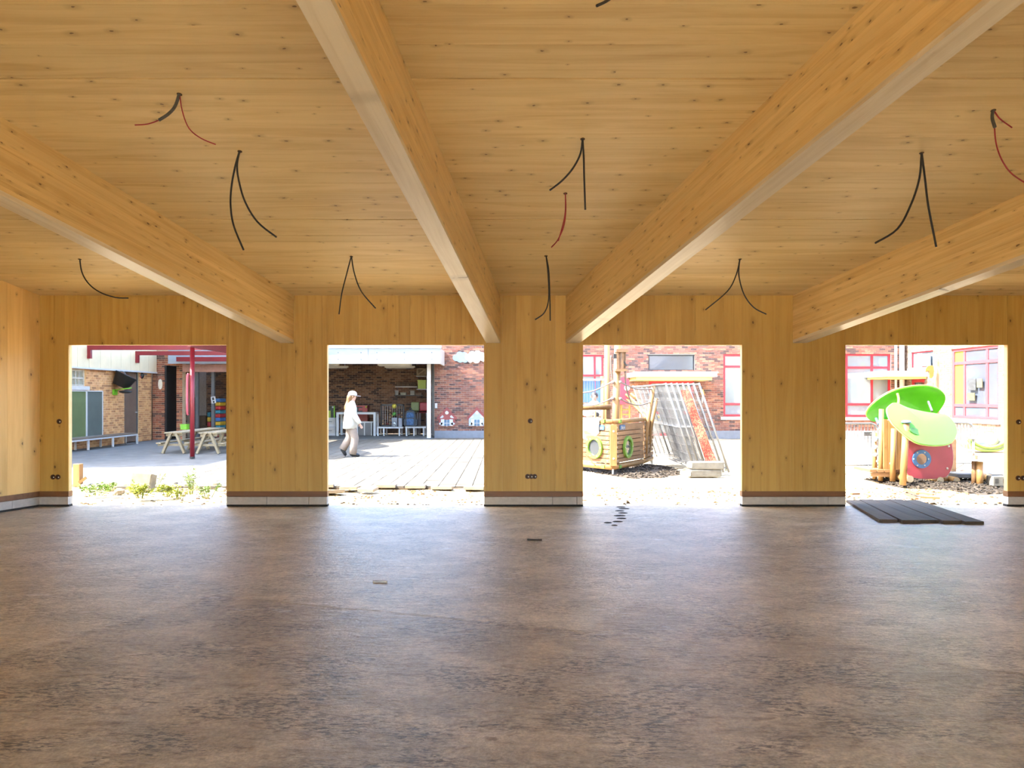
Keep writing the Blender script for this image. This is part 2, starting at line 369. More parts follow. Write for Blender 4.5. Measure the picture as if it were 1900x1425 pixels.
# timber sole plates and pale blocks under the walls
nb = [0]
def base_run(p, q, nrm, depth, lens):
    """p, q: floor points of the inner face; nrm: towards the outside"""
    nb[0] += 1; p, q, nrm = Vector(p), Vector(q), Vector(nrm); d = (q - p).normalized(); L = (q - p).length
    T = MB().quadbox([p + nrm * 0.0 + Vector((0, 0, ZS1)), q + Vector((0, 0, ZS1)), q + nrm * depth + Vector((0, 0, ZS1)), p + nrm * depth + Vector((0, 0, ZS1)),
                      p + Vector((0, 0, ZS0)), q + Vector((0, 0, ZS0)), q + nrm * depth + Vector((0, 0, ZS0)), p + nrm * depth + Vector((0, 0, ZS0))]).build('trim_%d' % nb[0], M_SOLE); struct(T)
    B = MB(); o = -0.004
    B.quadbox([p + nrm * 0.012, q + nrm * 0.012, q + nrm * depth, p + nrm * depth] + [v_ + Vector((0, 0, 0.03)) for v_ in (p + nrm * 0.012, q + nrm * 0.012, q + nrm * depth, p + nrm * depth)])
    B = B.build('gap_shade_strip_%d' % nb[0], M_DARKJ); struct(B)
    s = 0.0; k = 0
    while s < L - 0.01:
        l2 = min(lens[k % len(lens)], L - s); a = p + d * (s + 0.003) - nrm * 0.006; b_ = p + d * (s + l2 - 0.003) - nrm * 0.006
        if l2 > 0.05:
            bm = MB().quadbox([a + Vector((0, 0, 0.03)), b_ + Vector((0, 0, 0.03)), b_ + nrm * (depth + .006) + Vector((0, 0, 0.03)), a + nrm * (depth + .006) + Vector((0, 0, 0.03)),
                               a + Vector((0, 0, ZS1 - 0.004)), b_ + Vector((0, 0, ZS1 - 0.004)), b_ + nrm * (depth + .006) + Vector((0, 0, ZS1 - 0.004)), a + nrm * (depth + .006) + Vector((0, 0, ZS1 - 0.004))])
            bm.build('block', M_BLOCK, B)
        s += l2; k += 1
for i in range(0, len(edges), 2):
    a, b_ = max(edges[i], XL - 0.14), min(edges[i + 1], XR + 0.14)
    base_run((a, D, 0), (b_, D, 0), (0, 1, 0), 0.105, [(0.56,), (0.58, 0.6, 0.3), (0.98, 0.35), (0.63, 0.6, 0.3), (0.6,)][i // 2])
base_run((lx(D), D, 0), (lx(4), 4, 0), Vector((-1, -LW, 0)).normalized(), 0.1, (0.42, 0.6))
base_run((rx(D), D, 0), (rx(4), 4, 0), Vector((1, RW, 0)).normalized(), 0.1, (0.6,))
# glued laminated beams
BEAM_LABELS = ['laminated timber beam nearest the left wall, right face in view', 'laminated timber beam left of the middle ceiling bay, grey-stained underside in view',
               'long laminated timber beam right of the middle ceiling bay', 'laminated timber beam at far right, above the opening with the green leaf play hut']
def beam(pxl, pxr, vpx, label):
    xa, xb = XY(pxl, D), XY(pxr, D); dx = (vpx - CX) / K
    d = Vector((dx, 1, -SL)).normalized(); xh = Vector((1, -dx, 0)).normalized(); zn = xh.cross(d)
    R = Matrix((xh, d, zn)).transposed(); O = Vector(((xa + xb) / 2, D, ZT - 0.68))
    T = bpy.data.objects.new('glulam_beam', None); COL.objects.link(T); T.location = O; T.rotation_euler = R.to_euler(); T.empty_display_size = .1
    tag(T, label, 'beam', 'roof beams of the hall'); ORG[T] = Vector()
    n = 16; h = 0.68 / n; Ri = R.transposed()
    for k in range(n):
        pts = []
        e = random.uniform(0, 0.0008)
        for zt in (ZT - (k + 1) * h, ZT - k * h + (0.02 if k == 0 else 0)):
            for (yy, xx) in ((YB + .2, xa - e), (YB + .2, xb + e), (D, xb + e), (D, xa - e)):
                t_ = yy - D; pts.append(Ri @ (Vector((xx + dx * t_, yy, zt - SL * t_)) - O))
        MB().quadbox(pts).build('lamination', M_BEAM if k < n - 1 else M_BEAMU, T)
for (a, b_, v), l in zip(((520, 545, 1394), (902, 928, 1140), (1050, 1076, 518), (1471, 1497, 303)), BEAM_LABELS): beam(a, b_, v, l)
# ---------------------------------------------------------------- ground outside
g = MB(); nx, ny = 150, 110
random.seed(11)
gx = np.linspace(-40, 45, nx); gy = np.concatenate([np.linspace(D + 0.17, 16, 60), np.linspace(16.3, 60, 50)])
rng = np.random.default_rng(4)
ph = rng.uniform(0, 6.28, (8, 2)); fr = rng.uniform(0.8, 5, (8, 2))
def sand_h(x, y):
    h = sum(math.sin(fr[i, 0] * x + ph[i, 0]) * math.sin(fr[i, 1] * y + ph[i, 1]) for i in range(8)) * 0.008
    return -0.055 + h * min(1, max(0, (y - D - 0.2) / 0.4))
for yy in gy:
    for xx in gx: g.v.append(Vector((xx, yy, sand_h(xx, yy))))
for j in range(len(gy) - 1):
    for i in range(nx - 1): g.f.append([j * nx + i, j * nx + i + 1, (j + 1) * nx + i + 1, (j + 1) * nx + i])
struct(g.build('ground_sand', M_SAND, origin=(0, 0, 0), smooth=True))
struct(MB().ab((-60, YB - 60, -0.3), (60, YB - 0.01, -0.08)).build('ground_rear', M_SAND, origin=(0, 0, 0)))
struct(MB().ab((-60, YB, -0.3), (lx(YB) - .3, D + 0.1, -0.08)).build('ground_left', M_SAND, origin=(0, 0, 0)))
struct(MB().ab((rx(YB) + .3, YB, -0.3), (60, D + 0.1, -0.08)).build('ground_right', M_SAND, origin=(0, 0, 0)))
# rear wall behind the camera: long opening added and sized to light the hall
RWZ = 2.4
RW_ = MB(); RW_.ab((lx(YB) - .2, YB - 0.1, RWZ), (rx(YB) + .2, YB, ceilz(YB) + 0.05)); RW_.ab((lx(YB) - .2, YB - 0.1, 0), (-7, YB, RWZ)); RW_.ab((7, YB - 0.1, 0), (rx(YB) + .2, YB, RWZ))
struct(RW_.build('wall_rear', M_WALL))

random.seed(77); pb = MB()
for k in range(1500):
    y_ = D + .3 + 2.3 * random.random() ** .8; x_ = y_ * random.choice((random.uniform(-.60, -.375), random.uniform(-.25, -.025), random.uniform(.10, .325), random.uniform(.455, .70), random.uniform(.455, .70)))
    r_ = random.uniform(.006, .022) * (1.6 if random.random() < .08 else 1); z_ = sand_h(x_, y_); b = len(pb.v)
    pb.v += [Vector((x_ + r_ * random.uniform(.7, 1.6) * cx_, y_ + r_ * random.uniform(.7, 1.2) * cy_, z_ + r_ * cz_)) for cx_, cy_, cz_ in ((-1, -1, -.4), (1, -1, -.4), (1, 1, -.4), (-1, 1, -.4), (-.5, -.5, .8), (.6, -.4, .7), (.5, .5, .8), (-.5, .5, .7))]
    pb.f += [[b + i for i in q] for q in ((4, 5, 6, 7), (0, 1, 5, 4), (1, 2, 6, 5), (2, 3, 7, 6), (3, 0, 4, 7))]
tag(pb.build('gravel', pm('brown_gravel', (0.13, 0.085, 0.04), .3, 9, .95, island=.5), origin=(0, D + 1, 0)), 'brown pebbles scattered over the sand strip outside the openings', 'gravel', kind='stuff')
# ---------------------------------------------------------------- courtyard buildings
def brick_mat(name, cols, mortar):
    m, t, b = newmat(name); g = nd(t, 'ShaderNodeNewGeometry'); r = nd(t, 'ShaderNodeValToRGB'); r.color_ramp.interpolation = 'CONSTANT'
    el = r.color_ramp.elements; el[0].color = (*cols[0], 1); el[1].position = 1 / len(cols); el[1].color = (*cols[1], 1)
    for i in range(2, len(cols)):
        e = el.new(i / len(cols)); e.color = (*cols[i], 1)
    t.links.new(g.outputs['Random Per Island'], r.inputs[0]); c = objcoord(t)
    col = mixc(t, 0.6, r.outputs[0], mixc(t, smooth_(t, noise(t, c, 9, 5), 0.3, 0.7), (0.75, 0.75, 0.75), (1.2, 1.2, 1.2)), 'MULTIPLY')
    t.links.new(col, b.inputs['Base Color']); b.inputs['Roughness'].default_value = 0.9
    return m, pm(name + '_mortar', mortar, 0.1, 10, 0.95)
RED_B = brick_mat('red_brick', [(0.186, 0.071, 0.046), (0.149, 0.053, 0.037), (0.223, 0.093, 0.059), (0.062, 0.034, 0.031), (0.174, 0.074, 0.056), (0.248, 0.118, 0.074), (0.124, 0.056, 0.043)], (0.322, 0.273, 0.236))
RED_LIT_B = brick_mat('red_brick_lit', [(0.288, 0.096, 0.046), (0.231, 0.072, 0.037), (0.346, 0.126, 0.059), (0.096, 0.046, 0.031), (0.270, 0.100, 0.056), (0.384, 0.159, 0.074), (0.192, 0.076, 0.043)], (0.499, 0.369, 0.236))  # warmer, lit copy of the red brick; light put into its colours
TAN_B = brick_mat('tan_brick', [(0.486, 0.250, 0.102), (0.413, 0.196, 0.081), (0.559, 0.306, 0.128), (0.329, 0.158, 0.067), (0.511, 0.275, 0.121)], (0.632, 0.413, 0.202))
BRN_B = brick_mat('brown_brick', [(0.132, 0.063, 0.033), (0.162, 0.084, 0.045), (0.072, 0.036, 0.024), (0.180, 0.096, 0.054), (0.120, 0.060, 0.036), (0.036, 0.021, 0.018)], (0.252, 0.198, 0.144))
PNK_B = brick_mat('pale_brick', [(0.186, 0.126, 0.082), (0.205, 0.149, 0.104), (0.171, 0.108, 0.071), (0.223, 0.167, 0.119), (0.156, 0.093, 0.063)], (0.223, 0.201, 0.167))
def brick_wall(name, p0, u, n, L, z0, z1, holes, mats, zb=None, thick=0.28):
    """bricks laid proud of a mortar wall, with holes (u0, u1, za, zb); zb: no bricks above"""
    p0, u, n = Vector(p0), Vector(u), Vector(n); W = setting(name, p0); Z = Vector((0, 0, 1))
    us = sorted(set([0, L] + [min(max(q, 0), L) for h in holes for q in h[:2]])); zs = sorted(set([z0, z1] + [min(max(q, z0), z1) for h in holes for q in h[2:]]))
    m = MB()
    def inhole(a, b_): return any(h[0] < a < h[1] and h[2] < b_ < h[3] for h in holes)
    for i in range(len(us) - 1):
        for j in range(len(zs) - 1):
            if inhole((us[i] + us[i + 1]) / 2, (zs[j] + zs[j + 1]) / 2): continue
            q = [p0 + u * a - n * t_ + Z * (z - p0.z) for z in (zs[j], zs[j + 1]) for (a, t_) in ((us[i], 0), (us[i + 1], 0), (us[i + 1], thick), (us[i], thick))]
            m.quadbox(q)
    m.build('mortar_wall', mats[1], W)
    bl, ch = 0.225, 0.075; br = MB(); rnd = random.Random(hash(name) % 1000 if False else len(name)); top = min(zb or z1, z1)
    row = 0; z = z0
    while z < top - 0.02:
        za, zc = z, min(z + ch - 0.011, top); mid = (za + zc) / 2; s = -(row % 2) * bl / 2
        while s < L:
            a, b_ = max(s, 0.0), min(s + bl - 0.011, L); s += bl
            if b_ - a < 0.02: continue
            segs = [(a, b_)]
            for h in holes:
                if h[2] < mid < h[3]:
                    ns = []
                    for (c, d) in segs:
                        if d <= h[0] or c >= h[1]: ns.append((c, d))
                        else:
                            if c < h[0] - 0.02: ns.append((c, h[0]))
                            if d > h[1] + 0.02: ns.append((h[1], d))
                    segs = ns
            for (c, d) in segs:
                e = 0.009 + rnd.uniform(-0.003, 0.004); bi = len(br.v)
                for t_ in (0.0, e):
                    for (a2, z2) in ((c, za), (d, za), (d, zc), (c, zc)): br.v.append(p0 + u * a2 + n * t_ + Z * (z2 - p0.z))
                br.f += [[bi + 4, bi + 5, bi + 6, bi + 7], [bi, bi + 1, bi + 5, bi + 4], [bi + 1, bi + 2, bi + 6, bi + 5], [bi + 2, bi + 3, bi + 7, bi + 6], [bi + 3, bi, bi + 4, bi + 7]]
        z += ch; row += 1
    o = br.build('brick_courses', mats[0], W); o['kind'] = 'stuff'
    return W
M_RED = pm('red_paint', (0.30, 0.012, 0.025), 0.06, 5, 0.4)
M_WHITE = pm('white_paint', (0.45, 0.45, 0.44), 0.05, 5, 0.5)
M_STONE = pm('pale_stone', (0.45, 0.44, 0.41), 0.08, 6, 0.8, bump=0.1)
M_PLINTH = pm('grey_plinth', (0.17, 0.18, 0.20), 0.08, 6, 0.85, bump=0.1)
M_CREAM = pm('cream_panel', (0.60, 0.49, 0.31), 0.05, 2.5, 0.7, rnd=0.03)
M_BLACK = pm('black', (0.015, 0.015, 0.015), 0.15, 6, 0.5)
M_DGREY = pm('dark_grey_metal', (0.10, 0.105, 0.11), 0.12, 4, 0.4, 0.3)
M_GREYM = pm('grey_metal', (0.42, 0.44, 0.46), 0.08, 4, 0.35, 0.6)
def glass_mat(name, col, rough=0.08):
    m, t, b = newmat(name); c = objcoord(t)
    t.links.new(mixc(t, smooth_(t, noise(t, c, 0.8, 3), 0.3, 0.7), tuple(0.85 * q for q in col), col), b.inputs['Base Color'])
    b.inputs['Roughness'].default_value = rough; b.inputs['Specular IOR Level'].default_value = 0.9; b.inputs['Coat Weight'].default_value = 0.6; b.inputs['Coat Roughness'].default_value = 0.03
    return m
M_GLASS = glass_mat('window_glass', (0.16, 0.19, 0.21)); M_GLASSB = glass_mat('blue_window_glass', (0.07, 0.085, 0.11)); M_GLASSD = glass_mat('unlit_hole_dark', (0.04, 0.045, 0.05))
M_BLIND = pm('white_blind', (0.35, 0.37, 0.4), 0.04, 8, 0.6)
nwin = [0]
def window(p0, u, n, u0, u1, z0, z1, vs_, hs, fm, gm, bar=0.07, sill=True, blind=False, depth=0.10, kind='window', fills={}):
    """vs_, hs: mullion positions (fractions); the frame sits back in the wall"""
    nwin[0] += 1; p0, u, n = Vector(p0), Vector(u), Vector(n); Z = Vector((0, 0, 1))
    def at(a, z, t_): return Vector((p0.x, p0.y, 0)) + u * a + n * t_ + Z * z
    W = setting('window_%d' % nwin[0] if kind == 'window' else kind, at((u0 + u1) / 2, z0, 0))
    def rect(mb, a, b_, za, zb_, t0, t1): mb.quadbox([at(q, z, t_) for z in (za, zb_) for (q, t_) in ((a, t1), (b_, t1), (b_, t0), (a, t0))]); return mb
    f = MB(); rect(f, u0, u0 + bar, z0, z1, -depth, -depth + .06); rect(f, u1 - bar, u1, z0, z1, -depth, -depth + .06)
    rect(f, u0 + bar, u1 - bar, z0, z0 + bar, -depth, -depth + .06); rect(f, u0 + bar, u1 - bar, z1 - bar, z1, -depth, -depth + .06)
    f.build('frame', fm, W)
    ue = [u0 + bar * 0.5] + [u0 + (u1 - u0) * q for q in vs_] + [u1 - bar * 0.5]; ze = [z0 + bar * 0.5] + [z0 + (z1 - z0) * q for q in hs] + [z1 - bar * 0.5]
    for q in ue[1:-1]: rect(MB(), q - bar / 2, q + bar / 2, z0 + bar, z1 - bar, -depth + .002, -depth + .05).build('mullion', fm, W)
    for q in ze[1:-1]: rect(MB(), u0 + bar, u1 - bar, q - bar / 2, q + bar / 2, -depth + .004, -depth + .055).build('transom', fm, W)
    for i in range(len(ue) - 1):
        for j in range(len(ze) - 1):
            rect(MB(), ue[i], ue[i + 1], ze[j], ze[j + 1], -depth + .008, -depth + .02).build('pane', fills.get((i, j), gm), W)
    if blind:
        k = 0; a = u0 + bar
        while a < u1 - bar:
            rect(MB(), a, a + 0.085, z0 + bar, z1 - bar, -depth - .06, -depth - .03).build('blind_slat', M_BLIND, W); a += 0.10
    if sill: rect(MB(), u0 - 0.1, u1 + 0.1, z0 - 0.12, z0 - 0.005, -0.06, 0.07).build('sill', M_STONE, W)
    rect(MB(), u0 - 0.05, u1 + 0.05, z0 - 0.02, z1 + 0.05, -0.5, -0.45).build('room_behind', M_DGREY, W)
    return W
FY = 28.2
XF0, XF1 = -2.75, 15.2
def fu(px): return XY(px, FY) - XF0
def fz(py): return ZY(py, FY)
UF, NF = Vector((1, 0, 0)), Vector((0, -1, 0))
FP = Vector((XF0, FY, 0))
PLH = 0.26
w_left = (fu(1030), fu(1120), fz(760), fz(658)); w_top = (fu(1203), fu(1289), fz(688), fz(658)); d_red = (fu(1204), fu(1288), 0.05, fz(706))
w_r1 = (fu(1342), fu(1440), fz(773), fz(657)); w_r2 = (fu(1540), fu(1653), fz(774), fz(656))
brick_wall('wall_courtyard_rear', FP, UF, NF, XF1 - XF0, PLH, 5.2, [w_left, w_top, d_red, w_r1, w_r2], RED_B, zb=3.75)
pl = MB(); pl.ab((XF0, FY - 0.06, -0.05), (XF0 + d_red[0], FY + 0.1, PLH)); pl.ab((XF0 + d_red[1], FY - 0.06, -0.05), (XF1, FY + 0.1, PLH))
o = struct(pl.build('trim_plinth', M_PLINTH))
window(FP, UF, NF, *w_left, [0.5, 0.82], [0.62], M_RED, M_GLASS, blind=True)
window(FP, UF, NF, *w_top, [], [], M_BLACK, M_GLASSB, bar=0.045, sill=False)
window(FP, UF, NF, *w_r1, [0.45], [0.20, 0.80], M_RED, M_GLASS, fills={(0, 0): M_PLINTH, (1, 0): M_PLINTH}, bar=0.085)
window(FP, UF, NF, *w_r2, [0.28, 0.70], [0.20, 0.78], M_RED, M_GLASS, fills={(0, 0): M_PLINTH, (1, 0): M_PLINTH, (2, 0): M_PLINTH}, bar=0.085)
window(FP, UF, NF, *d_red, [0.48], [0.42], M_RED, M_GLASS, bar=0.11, sill=False, kind='door_1')
# flat porch roof over the red door
YC = FY - 1.5
T = thing('porch_roof', 'flat white-edged porch roof with yellow soffit over the red double door', 'canopy', (XY(1250, FY), FY - 0.75, 0))
ORG[T] = Vector((XY(1250, FY), FY - 0.75, ZY(705, YC))); T.location = ORG[T]
MB().ab((XY(1176, YC), YC, ZY(699, YC)), (XY(1331, YC), FY, ZY(690.5, YC))).build('roof_slab', M_WHITE, T)
MB().ab((XY(1181, YC), YC + 0.06, ZY(705.5, YC)), (XY(1322, YC), FY, ZY(699, YC))).build('soffit', pm('yellow_soffit', (0.5, 0.36, 0.13), 0.05, 4, 0.6), T)
MB().ab((XY(1176, YC) - .03, YC - .03, ZY(692, YC)), (XY(1331, YC) + .03, YC, ZY(689.5, YC))).build('roof_edge', M_GREYM, T)
# wall bell
T = thing('wall_bell', 'small brass bell hanging on the brick wall right of the red door', 'bell', P(1303, 745, FY - 0.1))
bp = P(1303, 727, FY - 0.14); M_BRASS = pm('brass', (0.55, 0.36, 0.10), 0.1, 9, 0.35, 0.7)
MB().lathe([(0.115, -0.10), (0.10, -0.08), (0.075, 0.0), (0.05, 0.08), (0.01, 0.11)], bp, seg=14).build('bell_body', M_BRASS, T, True)
MB().bar(bp + Vector((0, 0, 0.10)), bp + Vector((0, 0.14, 0.2)), 0.03, 0.03).build('bracket', M_BLACK, T)
MB().tube([bp + Vector((0, 0, -0.08)), bp + Vector((0, 0, -0.42))], 0.025, 8).build('pull_cord', M_WHITE, T)
# right wing
RX = 15.2
def ry(px): return RX * K / (px - CX)
def rz(py, px): return ZY(py, ry(px))
UR, NR = Vector((0, -1, 0)), Vector((-1, 0, 0)); RP = Vector((RX, FY, 0))
def ru(px): return FY - ry(px)
big = (ru(1765), ru(1853), rz(776, 1765), rz(648, 1765)); small = (ru(1690), ru(1732), rz(684, 1690), rz(654, 1690)); dsm = (ru(1690), ru(1716), 0.05, rz(704, 1690))
brick_wall('wall_courtyard_right', RP, UR, NR, 9.0, 0.1, 5.2, [big, small, dsm], PNK_B, zb=3.9)
window(RP, UR, NR, *big, [0.26, 0.74], [0.19, 0.79], pm('pink_red_paint', (0.30, 0.05, 0.06), 0.05, 5, 0.4), M_GLASSB, bar=0.10, fills={(0, 1): pm('lime_curtain', (0.16, 0.19, 0.02), 0.1, 5, 0.7), (0, 2): MATS['lime_curtain']})
window(RP, UR, NR, *small, [], [], M_RED, M_GLASS, bar=0.04)
window(RP, UR, NR, *dsm, [], [0.6], M_RED, M_GLASSD, bar=0.12, sill=False, kind='door_2')
def wallposter(name, label, px0, px1, py0, py1, col, cat='poster'):
    pts = []
    y0, y1 = ry(px0), ry(px1)
    m = MB().ab((RX - 0.10 + .085, y1, rz(py1, px0)), (RX + .003, y0, rz(py0, px0)))
    return tag(m.build(name, col), label, cat)
wallposter('poster', 'grey poster with black frame behind the pink-framed window', 1797, 1811, 703, 724, pm('poster_grey', (0.05, 0.055, 0.058), 0.3, 12, 0.5))
wallposter('poster', 'small yellow sheet of paper beside the grey poster in the pink-framed window', 1813, 1823, 703, 719, pm('poster_yellow', (0.12, 0.115, 0.06), 0.2, 15, 0.5))
wallposter('poster', 'pale yellow drawing below the grey poster in the pink-framed window', 1795, 1809, 729, 743, pm('poster_pale', (0.11, 0.105, 0.05), 0.25, 15, 0.5))
wallposter('cloud_sticker', 'pale blue cloud-shaped sticker on the small upper window of the right wing', 1708, 1727, 658, 680, pm('cloud_blue', (0.14, 0.24, 0.38), 0.06, 5, 0.5), 'sticker')
T = thing('porch_roof', 'small white porch roof over the door in the corner of the right wing', 'canopy', (RX - 0.7, ry(1705), rz(700, 1690)))
MB().ab((RX - 1.5, ry(1722), rz(700, 1690)), (RX, ry(1676), rz(690, 1690))).build('roof_slab', M_WHITE, T)
MB().ab((RX - 1.42, ry(1720), rz(704, 1690)), (RX, ry(1678), rz(700, 1690))).build('soffit', MATS['yellow_soffit'], T)
T = thing('drainpipe', 'white drainpipe running down the corner between the two wings', 'drainpipe', (XY(1676, FY - .3), FY - 0.2, 0))
MB().tube([(XY(1680, FY - .2) - 0.12, FY - 0.18, 0), (XY(1680, FY - .2) - 0.12, FY - 0.18, 5.0)], 0.09, 10).build('pipe', M_WHITE, T, True)
MB().tube([(XY(1665, FY - .2), FY - 0.10, 0.1), (XY(1665, FY - .2), FY - 0.10, 5.0)], 0.05, 8).build('thin_pipe', M_WHITE, T, True)
# left wing: side wall with cream upper storey
LX = -12.8
def ly(px): return -LX * K / (CX - px)
def lz(py, px): return ZY(py, ly(px))
UL, NL = Vector((0, -1, 0)), Vector((1, 0, 0)); LY1 = 26.6; LP = Vector((LX, LY1, 0))
def lu(px): return LY1 - ly(px)
dL = (lu(257), lu(230.5), 0.0, 2.42); wL = (lu(159), lu(120), lz(716, 140), 2.38)
brick_wall('wall_courtyard_left', LP, UL, NL, 10.9, 0.0, 2.45, [dL, wL], TAN_B)
window(LP, UL, NL, *wL, [0.25, 0.42, 0.7], [0.48], pm('old_window_paint', (0.40, 0.37, 0.30), 0.2, 12, 0.6), glass_mat('dusty_glass', (0.30, 0.30, 0.22), 0.3), bar=0.05)
D2 = setting('door_3', (LX, ly(243), 0)); M_BROWN = pm('brown_door', (0.13, 0.085, 0.06), 0.12, 3, 0.5)
MB().ab((LX - 0.12, ly(232), 0.02), (LX - 0.06, ly(256), 2.38)).build('door_leaf', M_BROWN, D2)
MB().ab((LX - 0.12, ly(230.5), 0.0), (LX - 0.02, ly(232), 2.42)).build('door_frame', M_DGREY, D2)
MB().ab((LX - 0.12, ly(256), 0.0), (LX - 0.02, ly(257), 2.42)).build('door_frame', M_DGREY, D2)
MB().ab((LX - 0.06, ly(238), 1.98), (LX - 0.05, ly(246), 2.16)).build('notice', M_WHITE, D2)
MB().tube([(LX - 0.06, ly(254.2), 1.02), (LX + 0.0, ly(254.2), 1.02), (LX, ly(252.6), 1.02)], 0.018, 8).build('door_handle', M_GREYM, D2)
CP = setting('wall_upper_left', (LX, 20, 2.45))
y = LY1 + 0.2; i = 0
while y > 15.75:
    y2 = max(y - 0.62, 15.7)
    MB().ab((LX - 0.3, y2 + 0.008, 2.45), (LX + 0.10, y, 6.9)).build('panel', M_CREAM, CP); y = y2; i += 1
MB().ab((LX - 0.3, 15.7, 2.40), (LX + 0.13, LY1 + .2, 2.45)).build('drip_edge', M_WHITE, CP)
struct(MB().ab((LX - 5, 15.7, 0), (LX - 0.31, 32, 6.8)).build('wall_left_wing_core', M_CREAM))
# corner block with clock, recessed door, then the open shelter
LF = 26.9
def fx(px): return XY(px, LF)
x0, x1, x2, x3 = fx(274), fx(306), fx(327.5), fx(338.5)
brick_wall('wall_corner_pier', (LX - 0.1, LF, 0), UF, NF, x1 - LX + 0.1, 0, 3.3, [], RED_LIT_B, zb=3.2)
brick_wall('wall_door_pier', (x2, LF, 0), UF, NF, x3 - x2, 0, 3.3, [], RED_LIT_B, zb=3.2)
brick_wall('wall_lintel', (x1, LF, 0), UF, NF, x2 - x1, ZY(678, LF), 3.3, [], RED_LIT_B, zb=3.2)
brick_wall('wall_recess', (x1, LF + 0.9, 0), UF, NF, x2 - x1, 0, 3.2, [], BRN_B, zb=3)
struct(MB().ab((x1 - 0.02, LF, 0.0), (x1 + 0.06, LF + 0.9, ZY(678, LF))).build('trim_door_jamb', M_BLACK))
struct(MB().ab((-12.75, LF + 1.4, 0), (-12.6, 31.0, 3.3)).build('wall_shelter_left', RED_B[1]))
c = P(298, 713, LF - 0.03)
tag(MB().prism(circle(0.075, 24, 0.185), c, (1, 0, 0), (0, 0, 1), (0, -1, 0), 0.04).build('wall_plaque', pm('plaque_cream', (0.70, 0.62, 0.45), 0.05, 10, 0.5)), 'oval cream plaque on the brick pier beside the recessed door', 'plaque')
# ---------------------------------------------------------------- open shelter
SB = 31.0; SF = 26.4; XS0, XS1 = x3, -2.37
ZB, ZTOP = ZY(675, SF), ZY(641, SF)
brick_wall('wall_shelter_back', (-13.0, SB, 0), UF, NF, XF0 + 13.0, 0, 3.2, [], BRN_B, zb=3.0)
struct(MB().ab((XF0 - 0.02, FY + 0.02, 0), (XF0 + 0.2, SB, 3.2)).build('wall_shelter_right', RED_B[1]))
SR = setting('ceiling_shelter', (-6, 28, ZB))
MB().ab((XS0 - .3, SF + 0.1, ZTOP - .25), (XS1 - .06, SB + .2, ZTOP - 0.06)).build('roof_slab', M_DGREY, SR)
px_ = [XS0 - .3, -9.2, -7.1, -4.95, XS1]
M_FASC = pm('pale_fascia', (0.27, 0.305, 0.33), 0.05, 1.5, 0.45, rnd=0.02)
for a, b_ in zip(px_[:-1], px_[1:]):
    f = MB().ab((a + .006, SF, ZB), (b_ - .006, SF + 0.06, ZTOP - 0.1)).build('fascia_panel', M_FASC, SR)
    for q in (0.12, 0.5, 0.88):
        for zz in (0.16, 0.40): MB().lathe([(0.018, 0), (0.012, 0.01)], (a + (b_ - a) * q, SF, ZB + zz), (0, -1, 0), 8).build('screw', M_DGREY, f)
MB().ab((XS0 - .3, SF - 0.04, ZTOP - 0.1), (XS1 + .04, SF + 0.3, ZTOP)).build('roof_edge', M_GREYM, SR)
MB().ab((XS1 - 0.06, SF + 0.06, ZB - 0.0), (XS1, FY, ZTOP - 0.1)).build('fascia_panel', pm('grey_fascia_end', (0.40, 0.38, 0.36), 0.05, 3, 0.5), SR)
def ppost(name, px0, px1, Y, z1, m, label, pyb=None):
    xa, xb = XY(px0, Y), XY(px1, Y); T = thing(name, label, 'post', ((xa + xb) / 2, Y, 0))
    MB().ab((xa, Y - (xb - xa) / 2, 0.0), (xb, Y + (xb - xa) / 2, z1)).build('shaft', m, T)
    MB().ab((xa - .03, Y - (xb - xa) / 2 - .03, 0), (xb + .03, Y + (xb - xa) / 2 + .03, 0.012)).build('base_plate', M_DGREY, T); return T
ppost('steel_post', 792.5, 799.5, 27.75, ZTOP - .26, pm('galvanised', (0.55, 0.56, 0.57), 0.1, 3, 0.4, 0.4), 'bright galvanised post at the right end of the open shelter')
ppost('steel_post', 801.5, 807, 29.4, ZTOP - .26, M_DGREY, 'dark grey post just behind the bright shelter post')
ppost('steel_post', 363.5, 369, 27.2, ZTOP - .26, M_DGREY, 'dark grey shelter post behind the first picnic table')
ppost('steel_post', 393, 398.5, 27.2, ZTOP - .26, M_DGREY, 'dark grey shelter post carrying the black and white sign')
MB_ = MB().ab((x3, LF, ZY(690, LF)), (XY(430, LF), LF + 0.2, ZY(676, LF)))
struct(MB_.build('trim_lintel', pm('pink_render', (0.42, 0.24, 0.20), 0.1, 6, 0.9)))
# paving
AS = MB(); AS.ab((-20, 13.35, -0.3), (-6.9, 26.85, -0.012)); AS.ab((-14, 26.85, -0.3), (XF0, 31, -0.006)); struct(AS.build('ground_paved', M_ASPH, origin=(0, 0, 0)))
struct(MB().ab((-6.9, 12.95, -0.3), (0.9, 28.1, -0.035)).build('paver_bed', pm('joint_sand', (0.06, 0.04, 0.02), 0.1, 8, 0.95), origin=(0, 0, 0)))
PV = setting('ground_pavers', (0, 0, 0)); TS = 0.3; tiles = []
random.seed(21)
for j in range(50):
    for i in range(30):
        x, y = -6.9 + i * TS, 13.0 + j * TS
        if x + TS > 0.92 or y + TS > 28.1: continue
        c_ = (x + TS / 2, y + TS / 2); px, py = CX + c_[0] / c_[1] * K, CY + H / c_[1] * K
        seen = 600 < px < 905
        tiles.append((0 if seen else 1, y, x))
tiles.sort(); proto = None; rest = MB()
